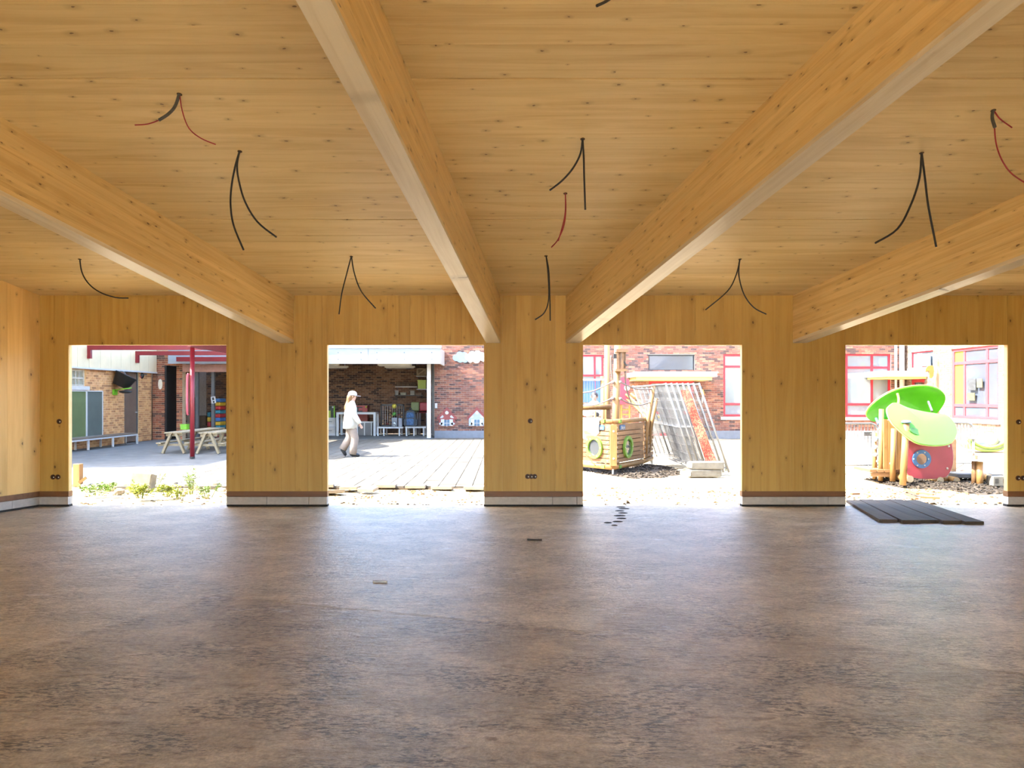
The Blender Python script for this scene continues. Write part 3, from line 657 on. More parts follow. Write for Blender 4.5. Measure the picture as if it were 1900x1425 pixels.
for k, (s, y, x) in enumerate(tiles):
    if k < 300:
        if proto is None: proto = MB().ab((0, 0, -0.03), (TS - 0.014, TS - 0.014, 0)).build('paver', M_PAVER, PV); proto.location = (x, y, -0.004); continue
        share(proto, 'paver', PV, (x, y, -0.004 - random.uniform(0, 0.006)), (random.uniform(-.008, .008), random.uniform(-.008, .008), 0))
    else: rest.ab((x, y, -0.03), (x + TS - 0.014, y + TS - 0.014, -0.004 - random.uniform(0, 0.005)))
rest.build('far_pavers', M_PAVER, PV)['kind'] = 'stuff'
# ---------------------------------------------------------------- inside the hall: cables, sockets, boards
M_CABLE = pm('black_cable', (0.02, 0.02, 0.022), 0.2, 20, 0.5); M_CABLER = pm('red_cable', (0.30, 0.02, 0.03), 0.1, 20, 0.5); M_COND = pm('grey_conduit', (0.07, 0.07, 0.065), 0.2, 30, 0.6)
M_HOLE = pm('drilled_hole', (0.09, 0.05, 0.02), 0.2, 20, 0.9)
def cable_drop(label, hole, cables):
    h = C(*hole); T = thing('hanging_cables', label, 'cables', h)
    MB().lathe([(0.022, 0.0), (0.022, -0.004)], h + Vector((0, 0, 0.002)), (0, SL, 1), 12).build('ceiling_hole', M_HOLE, T)
    for (m, r, pts) in cables:
        n = len(pts); w_ = [P(px, py, h.y - 0.10 * k / max(n - 1, 1)) for k, (px, py) in enumerate(pts)]
        if tuple(pts[0]) == tuple(hole): w_[0] = h + Vector((0, 0, 0.01))
        MB().tube(spline(w_, 5), r, 7).build('cable', m, T, True)
B_, R_, K_ = M_CABLE, M_CABLER, M_COND
cable_drop('thick black conduit with two thin red wires near the left ceiling edge', (333, 175), [(K_, .013, [(333, 175), (325, 197), (312, 212), (295, 223)]), (R_, .005, [(300, 221), (275, 230), (250, 232)]), (R_, .005, [(333, 175), (338, 205), (350, 237), (372, 256), (400, 268)])])
cable_drop('pair of long dark cables hanging left of the grey-stained beam', (445, 281), [(B_, .009, [(445, 281), (436, 310), (429, 350), (428, 385), (434, 420), (452, 464)]), (B_, .009, [(445, 281), (440, 305), (443, 335), (455, 375), (478, 412), (513, 440)])])
cable_drop('single thin dark cable curving by the left wall', (148, 481), [(B_, .008, [(148, 481), (152, 505), (165, 527), (187, 543), (215, 552), (238, 553)])])
cable_drop('pair of dark cables above the opening with the walking person', (652, 476), [(B_, .008, [(652, 476), (644, 505), (634, 545), (629, 583)]), (B_, .008, [(652, 476), (657, 505), (670, 540), (697, 572)])])
cable_drop('pair of dark cables in the middle bay, one curving left', (1081, 258), [(B_, .009, [(1081, 258), (1077, 285), (1063, 312), (1043, 335), (1020, 353)]), (B_, .009, [(1081, 258), (1083, 290), (1084, 330), (1086, 389)])])
cable_drop('two thin red wires hanging in the middle bay', (1049, 359), [(R_, .006, [(1049, 359), (1050, 390), (1046, 420), (1035, 445), (1023, 459)]), (R_, .006, [(1049, 359), (1048, 400), (1036, 447)])])
cable_drop('pair of dark cables hanging before the middle pier', (1013, 475), [(B_, .008, [(1013, 475), (1018, 500), (1020, 540), (1021, 595)]), (B_, .008, [(1013, 475), (1017, 510), (1018, 555), (1010, 580), (993, 593)])])
cable_drop('pair of dark cables spread wide above the opening with the play ship', (1373, 481), [(B_, .008, [(1373, 481), (1366, 510), (1350, 540), (1309, 575)]), (B_, .008, [(1373, 481), (1371, 510), (1380, 545), (1398, 570), (1422, 583)])])
cable_drop('pair of long black cables in the right bay', (1710, 284), [(B_, .010, [(1710, 284), (1706, 330), (1690, 380), (1665, 425), (1624, 451)]), (B_, .010, [(1710, 284), (1716, 330), (1722, 380), (1737, 458)])])
cable_drop('short grey conduit with long red wire at the right edge of the picture', (1843, 205), [(K_, .014, [(1843, 205), (1841, 218), (1846, 236)]), (R_, .006, [(1845, 232), (1848, 265), (1858, 295), (1875, 320), (1900, 338), (1915, 345)]), (R_, .006, [(1843, 205), (1855, 220), (1878, 237)])])
cable_drop('dark cable end showing at the top edge of the picture', (1150, -25), [(B_, .010, [(1150, -25), (1138, -8), (1124, 3), (1107, 11)])])
M_CUP = pm('brown_box_plastic', (0.14, 0.05, 0.02), 0.1, 20, 0.5); M_CLIP = pm('white_clip', (0.75, 0.74, 0.72), 0.05, 20, 0.5)
def sockets(label, pxs, py):
    T = thing('wall_socket_box', label, 'socket box', P(sum(pxs) / len(pxs), py, D))
    for px in pxs:
        c = P(px, py, D - 0.001); u, v, n = Vector((1, 0, 0)), Vector((0, 0, 1)), Vector((0, -1, 0))
        f = MB().ringprism(circle(0.036, 20), circle(0.030, 20), c, u, v, n, 0.006).build('rim', M_CUP, T)
        MB().prism(circle(0.030, 20), c, u, v, n, 0.002).build('cup', pm('dark_cup', (0.05, 0.02, 0.01), 0.1, 20, 0.6), T)
        MB().ell(c + Vector((0.012, -0.006, -0.004)), (0.010, 0.006, 0.010), None, 8, 6).build('wire_clip', M_CLIP, T, True)
sockets('double brown socket box low on the pier by the left wall', (98.5, 107.5), 885)
sockets('triple brown socket box low on the middle pier', (979, 985.5, 992), 884)
sockets('single round brown switch box halfway up the middle pier', (984,), 781)
sockets('single brown switch box on the pier by the left wall', (110,), 782)
sockets('single brown switch box on the pier at the right picture edge', (1890,), 783)
sockets('double brown socket box low on the pier at the right picture edge', (1889, 1898), 887)
M_OLDB = wood('weathered_dark_board', (0.09, 0.066, 0.045), (0.045, 0.032, 0.022), 'Y', 'XY', grain=10, kfrac=0.1, rnd=0.2, rough=0.85)
ordn = ['leftmost', 'second from left', 'middle', 'second from right', 'rightmost']
for k in range(5):
    a = 4.66 + k * 0.245; b_ = 5.04 + k * 0.215; yf = (9.23, 9.16, 9.19, 9.13, 9.08)[k]; yb = (10.97, 11.0, 10.98, 11.02, 10.96)[k]; z = 0.002
    pts = [(a, yf, z), (a + .232, yf, z), (b_ + .205, yb, z), (b_, yb, z)]
    m = MB().quadbox(pts + [(p[0], p[1], 0.038 + 0.004 * (k % 2)) for p in pts])
    tag(m.build('loose_board', M_OLDB, bevel=0.004), 'dark weathered board on the floor in the right opening, %s of five' % ordn[k], 'board', 'boards laid in the right opening')
random.seed(31); dm = MB()
M_DIRT = pm('dark_dirt', (0.06, 0.045, 0.035), 0.2, 20, 0.95)
for (px, py, r) in [(1152, 941, .05), (1158, 944, .06), (1150, 948, .05), (1156, 952, .05), (1150, 957, .06), (1153, 962, .05), (1146, 968, .05), (1128, 970, .04), (1140, 975, .03)]:
    c = G(px, py); dm.lathe([(r * 0.9, 0.0), (r * .7, 0.006), (0.01, 0.009)], (c.x, c.y, 0.001), (0, 0, 1), 9, sx=1.5)
tag(dm.build('dirt_clods', M_DIRT, origin=G(1150, 957)), 'trail of small dark mud clods on the concrete before the ship opening', 'dirt', kind='stuff')
for (px, py, l, lab) in [(992, 1003, .16, 'thin dark wood splinter on the floor near the middle pier'), (705, 1081, .12, 'pale plaster crumb on the concrete floor left of centre')]:
    c = G(px, py); tag(MB().bar(c + Vector((-l / 2, .01, .008)), c + Vector((l / 2, 0, .008)), .02, .014).build('floor_scrap', M_DIRT if px > 900 else M_BLOCK), lab, 'scrap')
# ---------------------------------------------------------------- first opening: school yard corner
def strip_legs(): pass
# red steel canopy
M_RED2 = pm('dark_red_paint', (0.17, 0.006, 0.012), .06, 5, .4)
T = thing('red_canopy', 'red steel canopy frame with a narrow grey roof strip shaped for its shadow before the left brick wing', 'canopy', (-9.5, 22, 0)); ORG[T] = Vector((-9.5, 22, 0))
def rbeam(a, b_, w_, h): return MB().bar(a, b_, w_, h).build('beam', M_RED2, T)
zb = 3.05
for Y in (19.0, 22.4, 25.3):
    rbeam((LX + 0.1, Y, zb), (-7.0, Y, zb), 0.10, 0.14)
    MB().ab((LX + 0.1, Y - .05, zb - 0.33), (LX + 0.2, Y + .05, zb - .07)).build('bracket', M_RED2, T)
rbeam((-7.96, 18.5, 2.89), (-7.96, 26.3, 2.89), 0.10, 0.16)
rbeam((-11.7, 26.2, 2.89), (-7.0, 26.2, 2.89), 0.10, 0.16)
for Y in (18.7, 25.8):
    p = MB().tube([(-7.96, Y, 0), (-7.96, Y, 2.82)], 0.055, 14).build('post', M_RED2, T, True)
    MB().lathe([(0.062, 0), (0.062, 0.05)], (-7.96, Y, 0), seg=14).build('foot', M_BLACK, p)
MB().tube(spline([(-8.02, 18.62, 1.13), (-8.05, 18.62, 1.2), (-8.05, 18.62, 2.0), (-8.02, 18.62, 2.15)], 4), 0.03, 8).build('padding', pm('red_padding', (0.30, 0.04, 0.06), 0.1, 6, 0.5), T, True)
pts = [(-8.7, 17.9), (-8.7, 26.3)]; k = 0; y = 26.3
while y > 17.9:
    pts.append((-6.95 + 0.62 * abs(math.cos(math.pi * (y - 19.6) / 3.05)), y)); y -= 0.12
pts.append((-6.6, 17.9))
MB().prism([(p[0] + 9.5, p[1] - 22) for p in pts], (-9.5, 22, 3.125), (1, 0, 0), (0, 1, 0), (0, 0, 1), 0.04).build('unseen_roof_strip', pm('unseen_roof_strip_grey', (0.30, 0.31, 0.32), 0.06, 2, 0.5), T)  # unseen roof strip, cut narrow and scalloped for its ground shadow
# notice boards
for (a, b_, col, lab) in ((150 - 26, 158.3, (0.10, 0.13, 0.05), 'olive green board in a white frame above the wall bench'), (158.3, 188.6, (0.085, 0.10, 0.085), 'grey-green board in a white frame right of the olive board')):
    y0, y1 = ly(a), ly(b_); za, zb_ = 0.36, 1.72
    T = thing('notice_board', lab, 'board', (LX + .03, (y0 + y1) / 2, za), 'boards on the left brick wall')
    MB().ab((LX + 0.012, y0 + .03, za), (LX + 0.03, y1 - .03, zb_)).build('panel', pm(lab[:10], col, 0.08, 3, 0.5), T)
    f = MB(); f.ab((LX + .012, y0, za - .03), (LX + .05, y0 + .03, zb_ + .03)); f.ab((LX + .012, y1 - .03, za - .03), (LX + .05, y1, zb_ + .03)); f.ab((LX + .012, y0, zb_), (LX + .05, y1, zb_ + .03)); f.ab((LX + .012, y0, za - .03), (LX + .05, y1, za))
    f.build('frame', M_WHITE, T)
# wall bench
T = thing('wall_bench', 'long low bench with brown seat and white steel legs along the left brick wall', 'bench', (-12.4, 22, 0))
M_SEAT = pm('brown_seat', (0.16, 0.115, 0.08), 0.15, 5, 0.6, rnd=0.05)
for k in range(3): MB().ab((-12.68 + k * .16, 19.5, .33), (-12.53 + k * .16, 24.45, .365)).build('seat_slat', M_SEAT, T)
MB().ab((-12.66, 19.5, .285), (-12.21, 24.45, .328)).build('seat_frame', M_WHITE, T)
for Y in (19.7, 21.55, 22.9, 24.4):
    for X in (-12.25, -12.63): MB().ab((X, Y, 0), (X + .05, Y + .05, .285)).build('leg', M_WHITE, T)
# black tub on a green wall bracket
c = P(229, 706, 24.1) ; T = thing('hanging_tub', 'black rubber tub hung tilted on a lime green wall bracket', 'tub', c - Vector((0, 0, .4)))
ax = Vector((0.40, 0.22, 0.9)).normalized()
MB().lathe([(0.01, -0.22), (0.24, -0.22), (0.33, 0.16), (0.35, 0.17), (0.35, 0.2), (0.31, 0.2), (0.225, -0.19), (0.01, -0.19)], c, ax, 20).build('tub', M_BLACK, T, True)
MB().tube(spline([c + ax * .19 + Vector((-.22, -.2, .0)), c + ax * .30 + Vector((-.14, -.2, .02)), c + ax * .30 + Vector((0, -.2, -.03)), c + ax * .19 + Vector((.08, -.2, -.05))], 4), .014, 6).build('handle', M_DGREY, T, True)
M_LIME = pm('lime_paint', (0.16, 0.42, 0.02), 0.1, 8, 0.45)
w0 = Vector((LX + .02, 24.1, ZY(726, 24.1)))
MB().ab((LX + .01, 23.95, w0.z - .12), (LX + .05, 24.2, w0.z + .06)).build('wall_plate', M_LIME, T)
MB().tube([w0, P(215, 723, 24.0), P(244, 720, 23.8)], 0.018, 8).build('arm', M_LIME, T, True)
MB().ell(P(233, 727, 24.0), (.22, .1, .05), None, 12, 6).build('drip_tray', M_BLACK, T, True)
# wall lamp cluster by the door
c = P(262, 697, 25.9); T = thing('wall_lamp', 'small dark wall lamp beside the brown door', 'lamp', c)
MB().ell(c, (.10, .10, .12), None, 10, 8).build('head', M_BLACK, T, True)
MB().bar(c + Vector((-.0, 0, .05)), (LX + .02, 26.2, c.z + .05), .04, .04).build('arm', M_DGREY, T)
MB().ell(c + Vector((.02, -.1, -.05)), (.035, .02, .035), None, 8, 6).build('lens', M_RED, T, True)
# sign on the shelter post
c = P(396, 742, 27.135); T = thing('hanging_sign', 'tilted white sign with black symbols on the shelter post', 'sign', c)
RS = Matrix.Rotation(math.radians(-10), 3, 'Y')
MB().box(c, (.17, .012, .25), RS).build('panel', M_WHITE, T)
MB().box(c + RS @ Vector((0, -.009, .04)), (.07, .004, .10), RS).build('black_bar', M_BLACK, T)
MB().prism(circle(.035, 14), c + RS @ Vector((0, -.008, -.075)), RS @ Vector((1, 0, 0)), RS @ Vector((0, 0, 1)), (0, -1, 0), .004).build('black_dot', M_BLACK, T)
# dark storage in the left part of the shelter
M_DKWOOD = pm('dark_wood', (0.09, 0.055, 0.03), 0.2, 5, 0.6, rnd=.1)
T = thing('storage_cabinet', 'dark grey-brown cabinet standing under the shelter beside the brick pier', 'cabinet', (XY(347, 28.3), 28.5, 0))
MB().ab((XY(339.5, 28.3), 28.3, 0), (XY(354, 28.3), 28.8, ZY(737, 28.3))).build('body', pm('taupe_cabinet', (0.10, 0.09, 0.08), 0.1, 6, .6), T)
for k in range(5): MB().ab((XY(340.2, 28.3), 28.275, .06 + k * .29), (XY(353.3, 28.3), 28.3, .33 + k * .29)).build('drawer', MATS['taupe_cabinet'], T)
c = P(346, 732.5, 28.4)
tag(MB().prism([(-.12, -.08), (.14, -.08), (.06, .10), (-.02, .12)], c, (1, 0, 0), (0, 0, 1), (0, 1, 0), .1).build('red_box', M_RED, origin=None), 'small dark red box on the grey-brown storage cabinet', 'box')
tag(MB().ab((XY(370, 29), 28.8, ZY(789, 29)), (XY(386, 29), 29.4, ZY(771, 29))).build('wooden_chest', M_DKWOOD, bevel=.02), 'brown wooden chest in the shelter behind the picnic tables', 'chest')
tag(MB().ab((XY(369, 29), 28.8, 0), (XY(388, 29), 29.4, ZY(789, 29))).build('wooden_crate', M_DKWOOD, bevel=.02), 'dark wooden crate carrying the brown chest in the shelter', 'crate')
matc = {'blue': (0.04, 0.12, 0.30), 'yellow': (0.50, 0.30, 0.02), 'red': (0.35, 0.02, 0.02), 'teal': (0.03, 0.16, 0.20)}
seq = ['blue', 'yellow', 'red', 'teal', 'red', 'blue', 'yellow', 'teal', 'yellow', 'red']
ORD = ['lowest', 'second', 'third', 'fourth', 'fifth', 'sixth', 'seventh', 'eighth', 'ninth', 'topmost']
for k, cn in enumerate(reversed(seq)):
    z0 = .02 + k * .148; a, b_ = XY(401, 28.5), XY(414, 28.5)
    o_ = MB().ab((a, 28.2, z0), (b_, 28.8, z0 + .14)).build('foam_block', pm('foam_' + cn, matc[cn], .08, 5, .6), bevel=.035)
    tag(o_, '%s soft foam block, %s from below in the right stack under the shelter' % (cn, ORD[k]), 'foam block', 'foam blocks stacked in the shelter')
for k, cn in enumerate(['red', 'yellow', 'red', 'yellow', 'teal']):
    z0 = .02 + k * .19; a, b_ = XY(388, 28.6), XY(394, 28.6)
    tag(MB().ab((a, 28.4, z0), (b_, 28.9, z0 + .18)).build('foam_block', pm('foam_' + cn, matc[cn], .08, 5, .6), bevel=.03), '%s narrow foam block, %s from below in the left stack under the shelter' % (cn, ORD[k]), 'foam block', 'foam blocks stacked in the shelter')
# picnic tables
M_PIC = wood('picnic_pine', (0.30, 0.24, 0.14), (0.22, 0.165, 0.09), 'Y', 'XY', kfrac=0.1)
def picnic(xc, y0, L, label):
    T = thing('picnic_table', label, 'picnic table', (xc, y0 + L / 2, 0), 'small wooden picnic tables')
    for k in range(4): MB().ab((xc - .25 + k * .127, y0, .545), (xc - .25 + k * .127 + .12, y0 + L, .585)).build('top_board', M_PIC, T, bevel=.006)
    for s in (-1, 1):
        for k in range(1):
            a = xc + s * .39; MB().ab((a - .07, y0 - .02, .262), (a + .07, y0 + L, .298)).build('seat_board', M_PIC, T, bevel=.006)
    for yy in (y0 + .06, y0 + L * .55, y0 + L - .15):
        for s in (-1, 1):
            MB().bar((xc + s * .30, yy, 0), (xc + s * .07, yy, .55), .06, .10, (0, 1, 0)).build('leg', M_PIC, T)
            MB().lathe([(.012, 0), (.008, .006)], (xc + s * .22, yy - .032, .20), (0, -1, 0), 8).build('bolt', M_GREYM, T)
        MB().ab((xc - .46, yy + .032, .20), (xc + .46, yy + .072, .262)).build('seat_bearer', M_PIC, T)
        MB().ab((xc - .23, yy + .032, .47), (xc + .23, yy + .072, .545)).build('top_bearer', M_PIC, T)
picnic(XY(322, 20.4), 20.35, 3.1, 'small pine picnic table left of the red post'); picnic(XY(386, 20.3), 20.25, 2.6, 'small pine picnic table right of the red post')
c = P(343, 797, 22.0); T = thing('green_box', 'small bright green box standing on the left picnic table', 'box', (c.x, 22.0, .585))
MB().ab((c.x - .09, 21.9, .587), (c.x + .09, 22.1, .72)).build('body', M_LIME, T); MB().ab((c.x - .10, 21.89, .72), (c.x + .10, 22.11, .745)).build('lid', M_LIME, T)
# edge of the sand strip: stake, block, rubble, weeds
M_STAKE = wood('orange_pine', (0.24, 0.12, 0.03), (0.17, 0.075, 0.015), 'Z', 'XZ', kfrac=.2)
c = G(145, 897); T = thing('wooden_stake', 'short square orange timber stake by the left opening edge', 'stake', c)
MB().ab((c.x - .06, c.y - .06, -.05), (c.x + .06, c.y + .06, .355)).build('shaft', M_STAKE, T, bevel=.006)
MB().bar(c + Vector((.05, -.05, .02)), c + Vector((.16, -.02, .11)), .05, .05).build('brace', M_STAKE, T)
M_CONC = pm('pale_concrete', (0.15, 0.13, 0.09), .15, 9, .9, bump=.3)
c = G(265, 908); o_ = MB().box(c + Vector((0, 0, .12)), (.36, .2, .30), Matrix.Rotation(-.25, 3, 'X') @ Matrix.Rotation(.08, 3, 'Y')).build('concrete_block', M_CONC, bevel=.02)
tag(o_, 'tilted grey concrete block among weeds in the left opening', 'block')
def rock(c, r, seed, m, name='rubble_piece', flat=.5):
    rr = random.Random(seed); b = MB(); n = 8; rings = []
    for (zz, k) in ((-.3, .85), (.0, 1.0), (.6, .85), (.9, .35)):
        rings.append([Vector(c) + Vector((math.cos(2 * math.pi * i / n) * r[0] * k * rr.uniform(.8, 1.15), math.sin(2 * math.pi * i / n) * r[1] * k * rr.uniform(.8, 1.15), zz * r[2] * rr.uniform(.85, 1.1))) for i in range(n)])
    return b.loft(rings).build(name, m)
random.seed(8)
M_RUB = pm('rubble', (0.20, 0.17, 0.12), .2, 12, .95, bump=.4)
NTH = ['leftmost', 'second from left', 'third from left', 'fourth from left', 'fifth from left', 'sixth from left', 'sixth from right', 'fifth from right', 'fourth from right', 'third from right', 'second from right', 'rightmost']
for k in range(12):
    px = (160, 196, 205, 222, 236, 300, 322, 318, 345, 362, 398, 410)[k]; py = (900, 898, 907, 912, 899, 900, 897, 907, 900, 905, 900, 908)[k]; c = G(px, py)
    tag(rock(c + Vector((0, 0, -.02)), (random.uniform(.07, .12), random.uniform(.05, .10), random.uniform(.05, .10)), k, M_RUB), 'pale broken stone among the weeds in the left opening, ' + NTH[(0, 1, 2, 3, 4, 5, 7, 6, 8, 9, 10, 11)[k]], 'stone', 'stones among the weeds')
M_LEAF = pm('weed_leaf', (0.13, 0.21, 0.03), .25, 15, .6, island=.35); M_LEAFY = pm('yellow_weed_leaf', (0.28, 0.32, 0.04), .2, 15, .6, island=.3); M_STEM = pm('weed_stem', (0.20, 0.22, 0.06), .1, 9, .7)
def weed(label, c, spread, h, n, m, seed, ll=.07):
    rr = random.Random(seed); T = thing('weed_plant', label, 'weed', c, 'weeds along the sand strip'); lv = MB(); st = MB()
    ns = max(4, n // 14)
    for s in range(ns):
        a = rr.uniform(0, 6.28); q = rr.uniform(.1, 1) * spread; top = c + Vector((math.cos(a) * q, math.sin(a) * q * .7, h * rr.uniform(.5, 1)))
        base = c + Vector((math.cos(a) * q * .3, math.sin(a) * q * .3, -.02)); mid = (base + top) / 2 + Vector((0, 0, .03)); st.tube([base, mid, top], [.005, .004, .002], 4)
        for k in range(n // ns):
            t_ = rr.uniform(.25, 1.05); p = base.lerp(mid, t_ * 2) if t_ < .5 else mid.lerp(top, t_ * 2 - 1)
            d = Vector((rr.uniform(-1, 1), rr.uniform(-1, 1), rr.uniform(-.2, .7))).normalized(); l = ll * rr.uniform(.6, 1.3); sd = d.cross(Vector((0, 0, 1))).normalized() * l * .3; up = Vector((0, 0, l * .12))
            b = len(lv.v); lv.v += [p, p + d * l * .5 + sd + up, p + d * l - up, p + d * l * .5 - sd + up]; lv.f.append([b, b + 1, b + 2, b + 3])
    lv.build('leaves', m, T)['kind'] = 'stuff'; st.build('stems', M_STEM, T)['kind'] = 'stuff'
weed('low dense green weed beside the orange stake', G(178, 918), .38, .18, 260, M_LEAF, 1)
weed('yellow-green weed growing before the concrete block', G(262, 922), .30, .22, 240, M_LEAFY, 2)
weed('low green weed just right of the concrete block', G(312, 920), .22, .18, 150, M_LEAFY, 3)
weed('tall thin weed with a pale top right of the block', G(356, 915), .18, .42, 150, M_LEAF, 4, .05)
weed('spreading weed between the tall weed and the pier', G(385, 922), .26, .20, 180, M_LEAF, 5, .05)
weed('sparse pale weed behind the concrete block', G(290, 897), .18, .30, 70, M_LEAFY, 6, .05)
weed('small yellow weed in the middle of the left opening', G(330, 924), .25, .14, 150, M_LEAFY, 7, .05)
# broken paving edge in the second opening
M_SLAB = pm('broken_paver', (0.22, 0.185, 0.14), .12, 7, .9, bump=.2)
random.seed(17); k = 0
for (px, py, w_, d_, rz_, tl) in [(618, 912, .34, .3, .4, -.16), (648, 905, .3, .3, .1, -.1), (683, 907, .3, .2, -.3, .12), (717, 901, .34, .3, .05, -.06), (772, 902, .34, .3, 0, -.05), (820, 905, .36, .3, .03, -.14), (880, 905, .34, .26, -.05, -.08), (603, 901, .3, .3, .2, -.1)]:
    c = G(px, py); R = Matrix.Rotation(rz_, 3, 'Z') @ Matrix.Rotation(tl, 3, 'X')
    tag(MB().box(c + Vector((0, 0, -.005)), (w_, d_, .055), R).build('loose_paver', M_SLAB, bevel=.006), 'loose broken paver tipped into the sand at the paving edge, ' + {603: 'leftmost', 618: 'second from left', 648: 'third from left', 683: 'fourth from left', 717: 'fourth from right', 772: 'third from right', 820: 'second from right', 880: 'rightmost'}[px], 'paver', 'loose pavers at the sand edge')
# ---------------------------------------------------------------- second opening: things under the shelter
M_TUBE = pm('cream_lamp_housing', (0.52, 0.48, 0.38), .05, 4, .5)
for (a, b_, Y, lab) in ((701, 763, 28.0, 'long cream strip lamp under the shelter roof, front right one'), (714, 770, 29.6, 'cream strip lamp under the shelter roof, rear right one'), (585, 629, 28.0, 'cream strip lamp at the left edge of the shelter opening, front one'), (590, 646, 29.6, 'cream strip lamp at the left edge of the shelter opening, rear one')):
    z = 2.74 if Y < 29 else 2.72; T = thing('strip_lamp', lab, 'lamp', (XY((a + b_) / 2, Y), Y, z), 'strip lamps under the shelter roof')
    MB().ab((XY(a, Y), Y - .06, z), (XY(b_, Y), Y + .06, z + .07)).build('housing', M_TUBE, T)
    MB().tube([(XY(a, Y) + .05, Y, z - .01), (XY(b_, Y) - .05, Y, z - .01)], .02, 8).build('tube', M_WHITE, T)
    for q in (a + 6, b_ - 6): MB().tube([(XY(q, Y), Y, z + .07), (XY(q, Y), Y, ZTOP - .25)], .012, 6).build('hanger', M_GREYM, T)
Y = 30.3
def shelf(label, a, b_, py, d=.4, m=None, name='wall_shelf', Y1=SB, th=.035):
    T = thing(name, label, 'shelf', (XY((a + b_) / 2, Y1 - d), Y1 - d / 2, ZY(py, Y1 - d)))
    z = ZY(py, Y1 - d); MB().ab((XY(a, Y1 - d), Y1 - d, z - th), (XY(b_, Y1 - d), Y1 - .012, z)).build('board', m or M_WHITE, T)
    for q in (a + 3, b_ - 3): MB().bar((XY(q, Y1 - d), Y1 - .02, z - .12), (XY(q, Y1 - d), Y1 - d * .8, z - th), .02, .02).build('bracket', M_DGREY, T)
    return z
z = shelf('upper white shelf behind the bright shelter post', 772, 792, 697.5, .5)
T = thing('storage_crate', 'brown wooden crate with cross boards on the upper white shelf', 'crate', (XY(782, 30.6), 30.7, z))
xa, xb = XY(773, 30.55), XY(791, 30.55); M_CRATE = pm('crate_wood', (0.16, 0.115, 0.065), .15, 6, .7, rnd=.1)
MB().ab((xa, 30.56, z), (xb, 30.95, z + .32)).build('body', M_CRATE, T)
for (p, q) in (((xa, z), (xa + .06, z + .32)), ((xb - .06, z), (xb, z + .32)), ((xa, z), (xb, z + .05)), ((xa, z + .27), (xb, z + .32))): MB().ab((p[0], 30.53, p[1]), (q[0], 30.56, q[1])).build('slat', pm('crate_slat', (0.28, 0.22, 0.13), .1, 6, .7), T)
MB().bar((xa + .05, 30.545, z + .05), (xb - .05, 30.545, z + .27), .05, .02, (0, -1, 0)).build('slat', MATS['crate_slat'], T)
z = shelf('lower white shelf with a lime box behind the bright shelter post', 773, 792, 721.5, .5)
T = thing('plastic_box', 'lime green plastic box on the lower white shelf', 'box', (XY(782, 30.6), 30.7, z)); M_LIMEB = pm('lime_plastic', (0.30, 0.42, 0.03), .05, 6, .4)
MB().ab((XY(774.5, 30.55) + .02, 30.56, z + .004), (XY(790, 30.55), 30.94, z + .33)).build('body', M_LIMEB, T); MB().ab((XY(774.5, 30.55) - .01, 30.53, z + .33), (XY(791, 30.55), 30.96, z + .37)).build('rim', M_LIMEB, T)
z = shelf('white rack shelf under the dark slatted rail', 733, 774, 717, .3)
T = thing('slat_rail', 'dark wooden slat rail above the white rack shelf', 'rail', (XY(753, 30.8), 30.88, z))
for k in range(12): MB().ab((XY(735 + k * 3.2, 30.8), 30.86, z), (XY(736.6 + k * 3.2, 30.8), 30.9, z + .20)).build('slat', M_DKWOOD, T)
z = shelf('black shelf with plant pots below the white rack shelf', 731, 785, 733, .35, M_BLACK)
def pot(label, px, r, h, m, cat='pot', name='plant_pot', zz=None):
    c = Vector((XY(px, 30.75), 30.78, zz)); T = thing(name, label, cat, c)
    MB().lathe([(.01, 0), (r * .75, 0), (r, h), (r * 1.08, h), (r * 1.08, h + .02), (r * .9, h + .02), (r * .8, .03), (.01, .03)], c, seg=14).build('body', m, T, True); return T, c
T, c = pot('white round pot at the left end of the black shelf', 736, .085, .17, pm('pot_white', (0.45, 0.42, 0.38), .06, 6, .6), zz=z)
for k, (a, b_, h, col, lab) in enumerate(((742.5, 754, .11, (0.28, 0.28, 0.22), 'grey oblong planter on the black shelf'), (761, 770, .19, (0.26, 0.25, 0.22), 'grey stacked tubs on the black shelf right of the planter'), (771, 783, .09, (0.14, 0.09, 0.06), 'brown tray at the right end of the black shelf'))):
    T = thing('planter', lab, 'planter', (XY((a + b_) / 2, 30.75), 30.78, z)); m = pm('planter_%d' % k, col, .1, 8, .7)
    MB().ab((XY(a, 30.75) + .015, 30.7, z), (XY(b_, 30.75) - .015, 30.9, z + h - .02)).build('body', m, T); MB().ab((XY(a, 30.75), 30.68, z + h - .02), (XY(b_, 30.75), 30.92, z + h)).build('rim', m, T)
# benches
def pbench(label, a, b_, legs, Y0, dep, h, seatm=None):
    T = thing('steel_bench', label, 'bench', (XY((a + b_) / 2, Y0), Y0 + dep / 2, 0), 'white steel benches under the shelter')
    MB().ab((XY(a, Y0), Y0, h - .06), (XY(b_, Y0), Y0 + dep, h)).build('seat', seatm or M_WHITE, T)
    for q in legs:
        for yy in (Y0, Y0 + dep - .06): MB().ab((XY(q, Y0) - .03, yy, 0), (XY(q, Y0) + .03, yy + .06, h - .06)).build('leg', M_WHITE, T)
pbench('low white steel bench carrying the toys and abacus', 699, 748, (701, 712, 741), 29.3, .75, .36)
pbench('low white steel bench carrying the blue backpack', 752, 791, (754, 768, 786), 29.3, .75, .37)
BH = .37
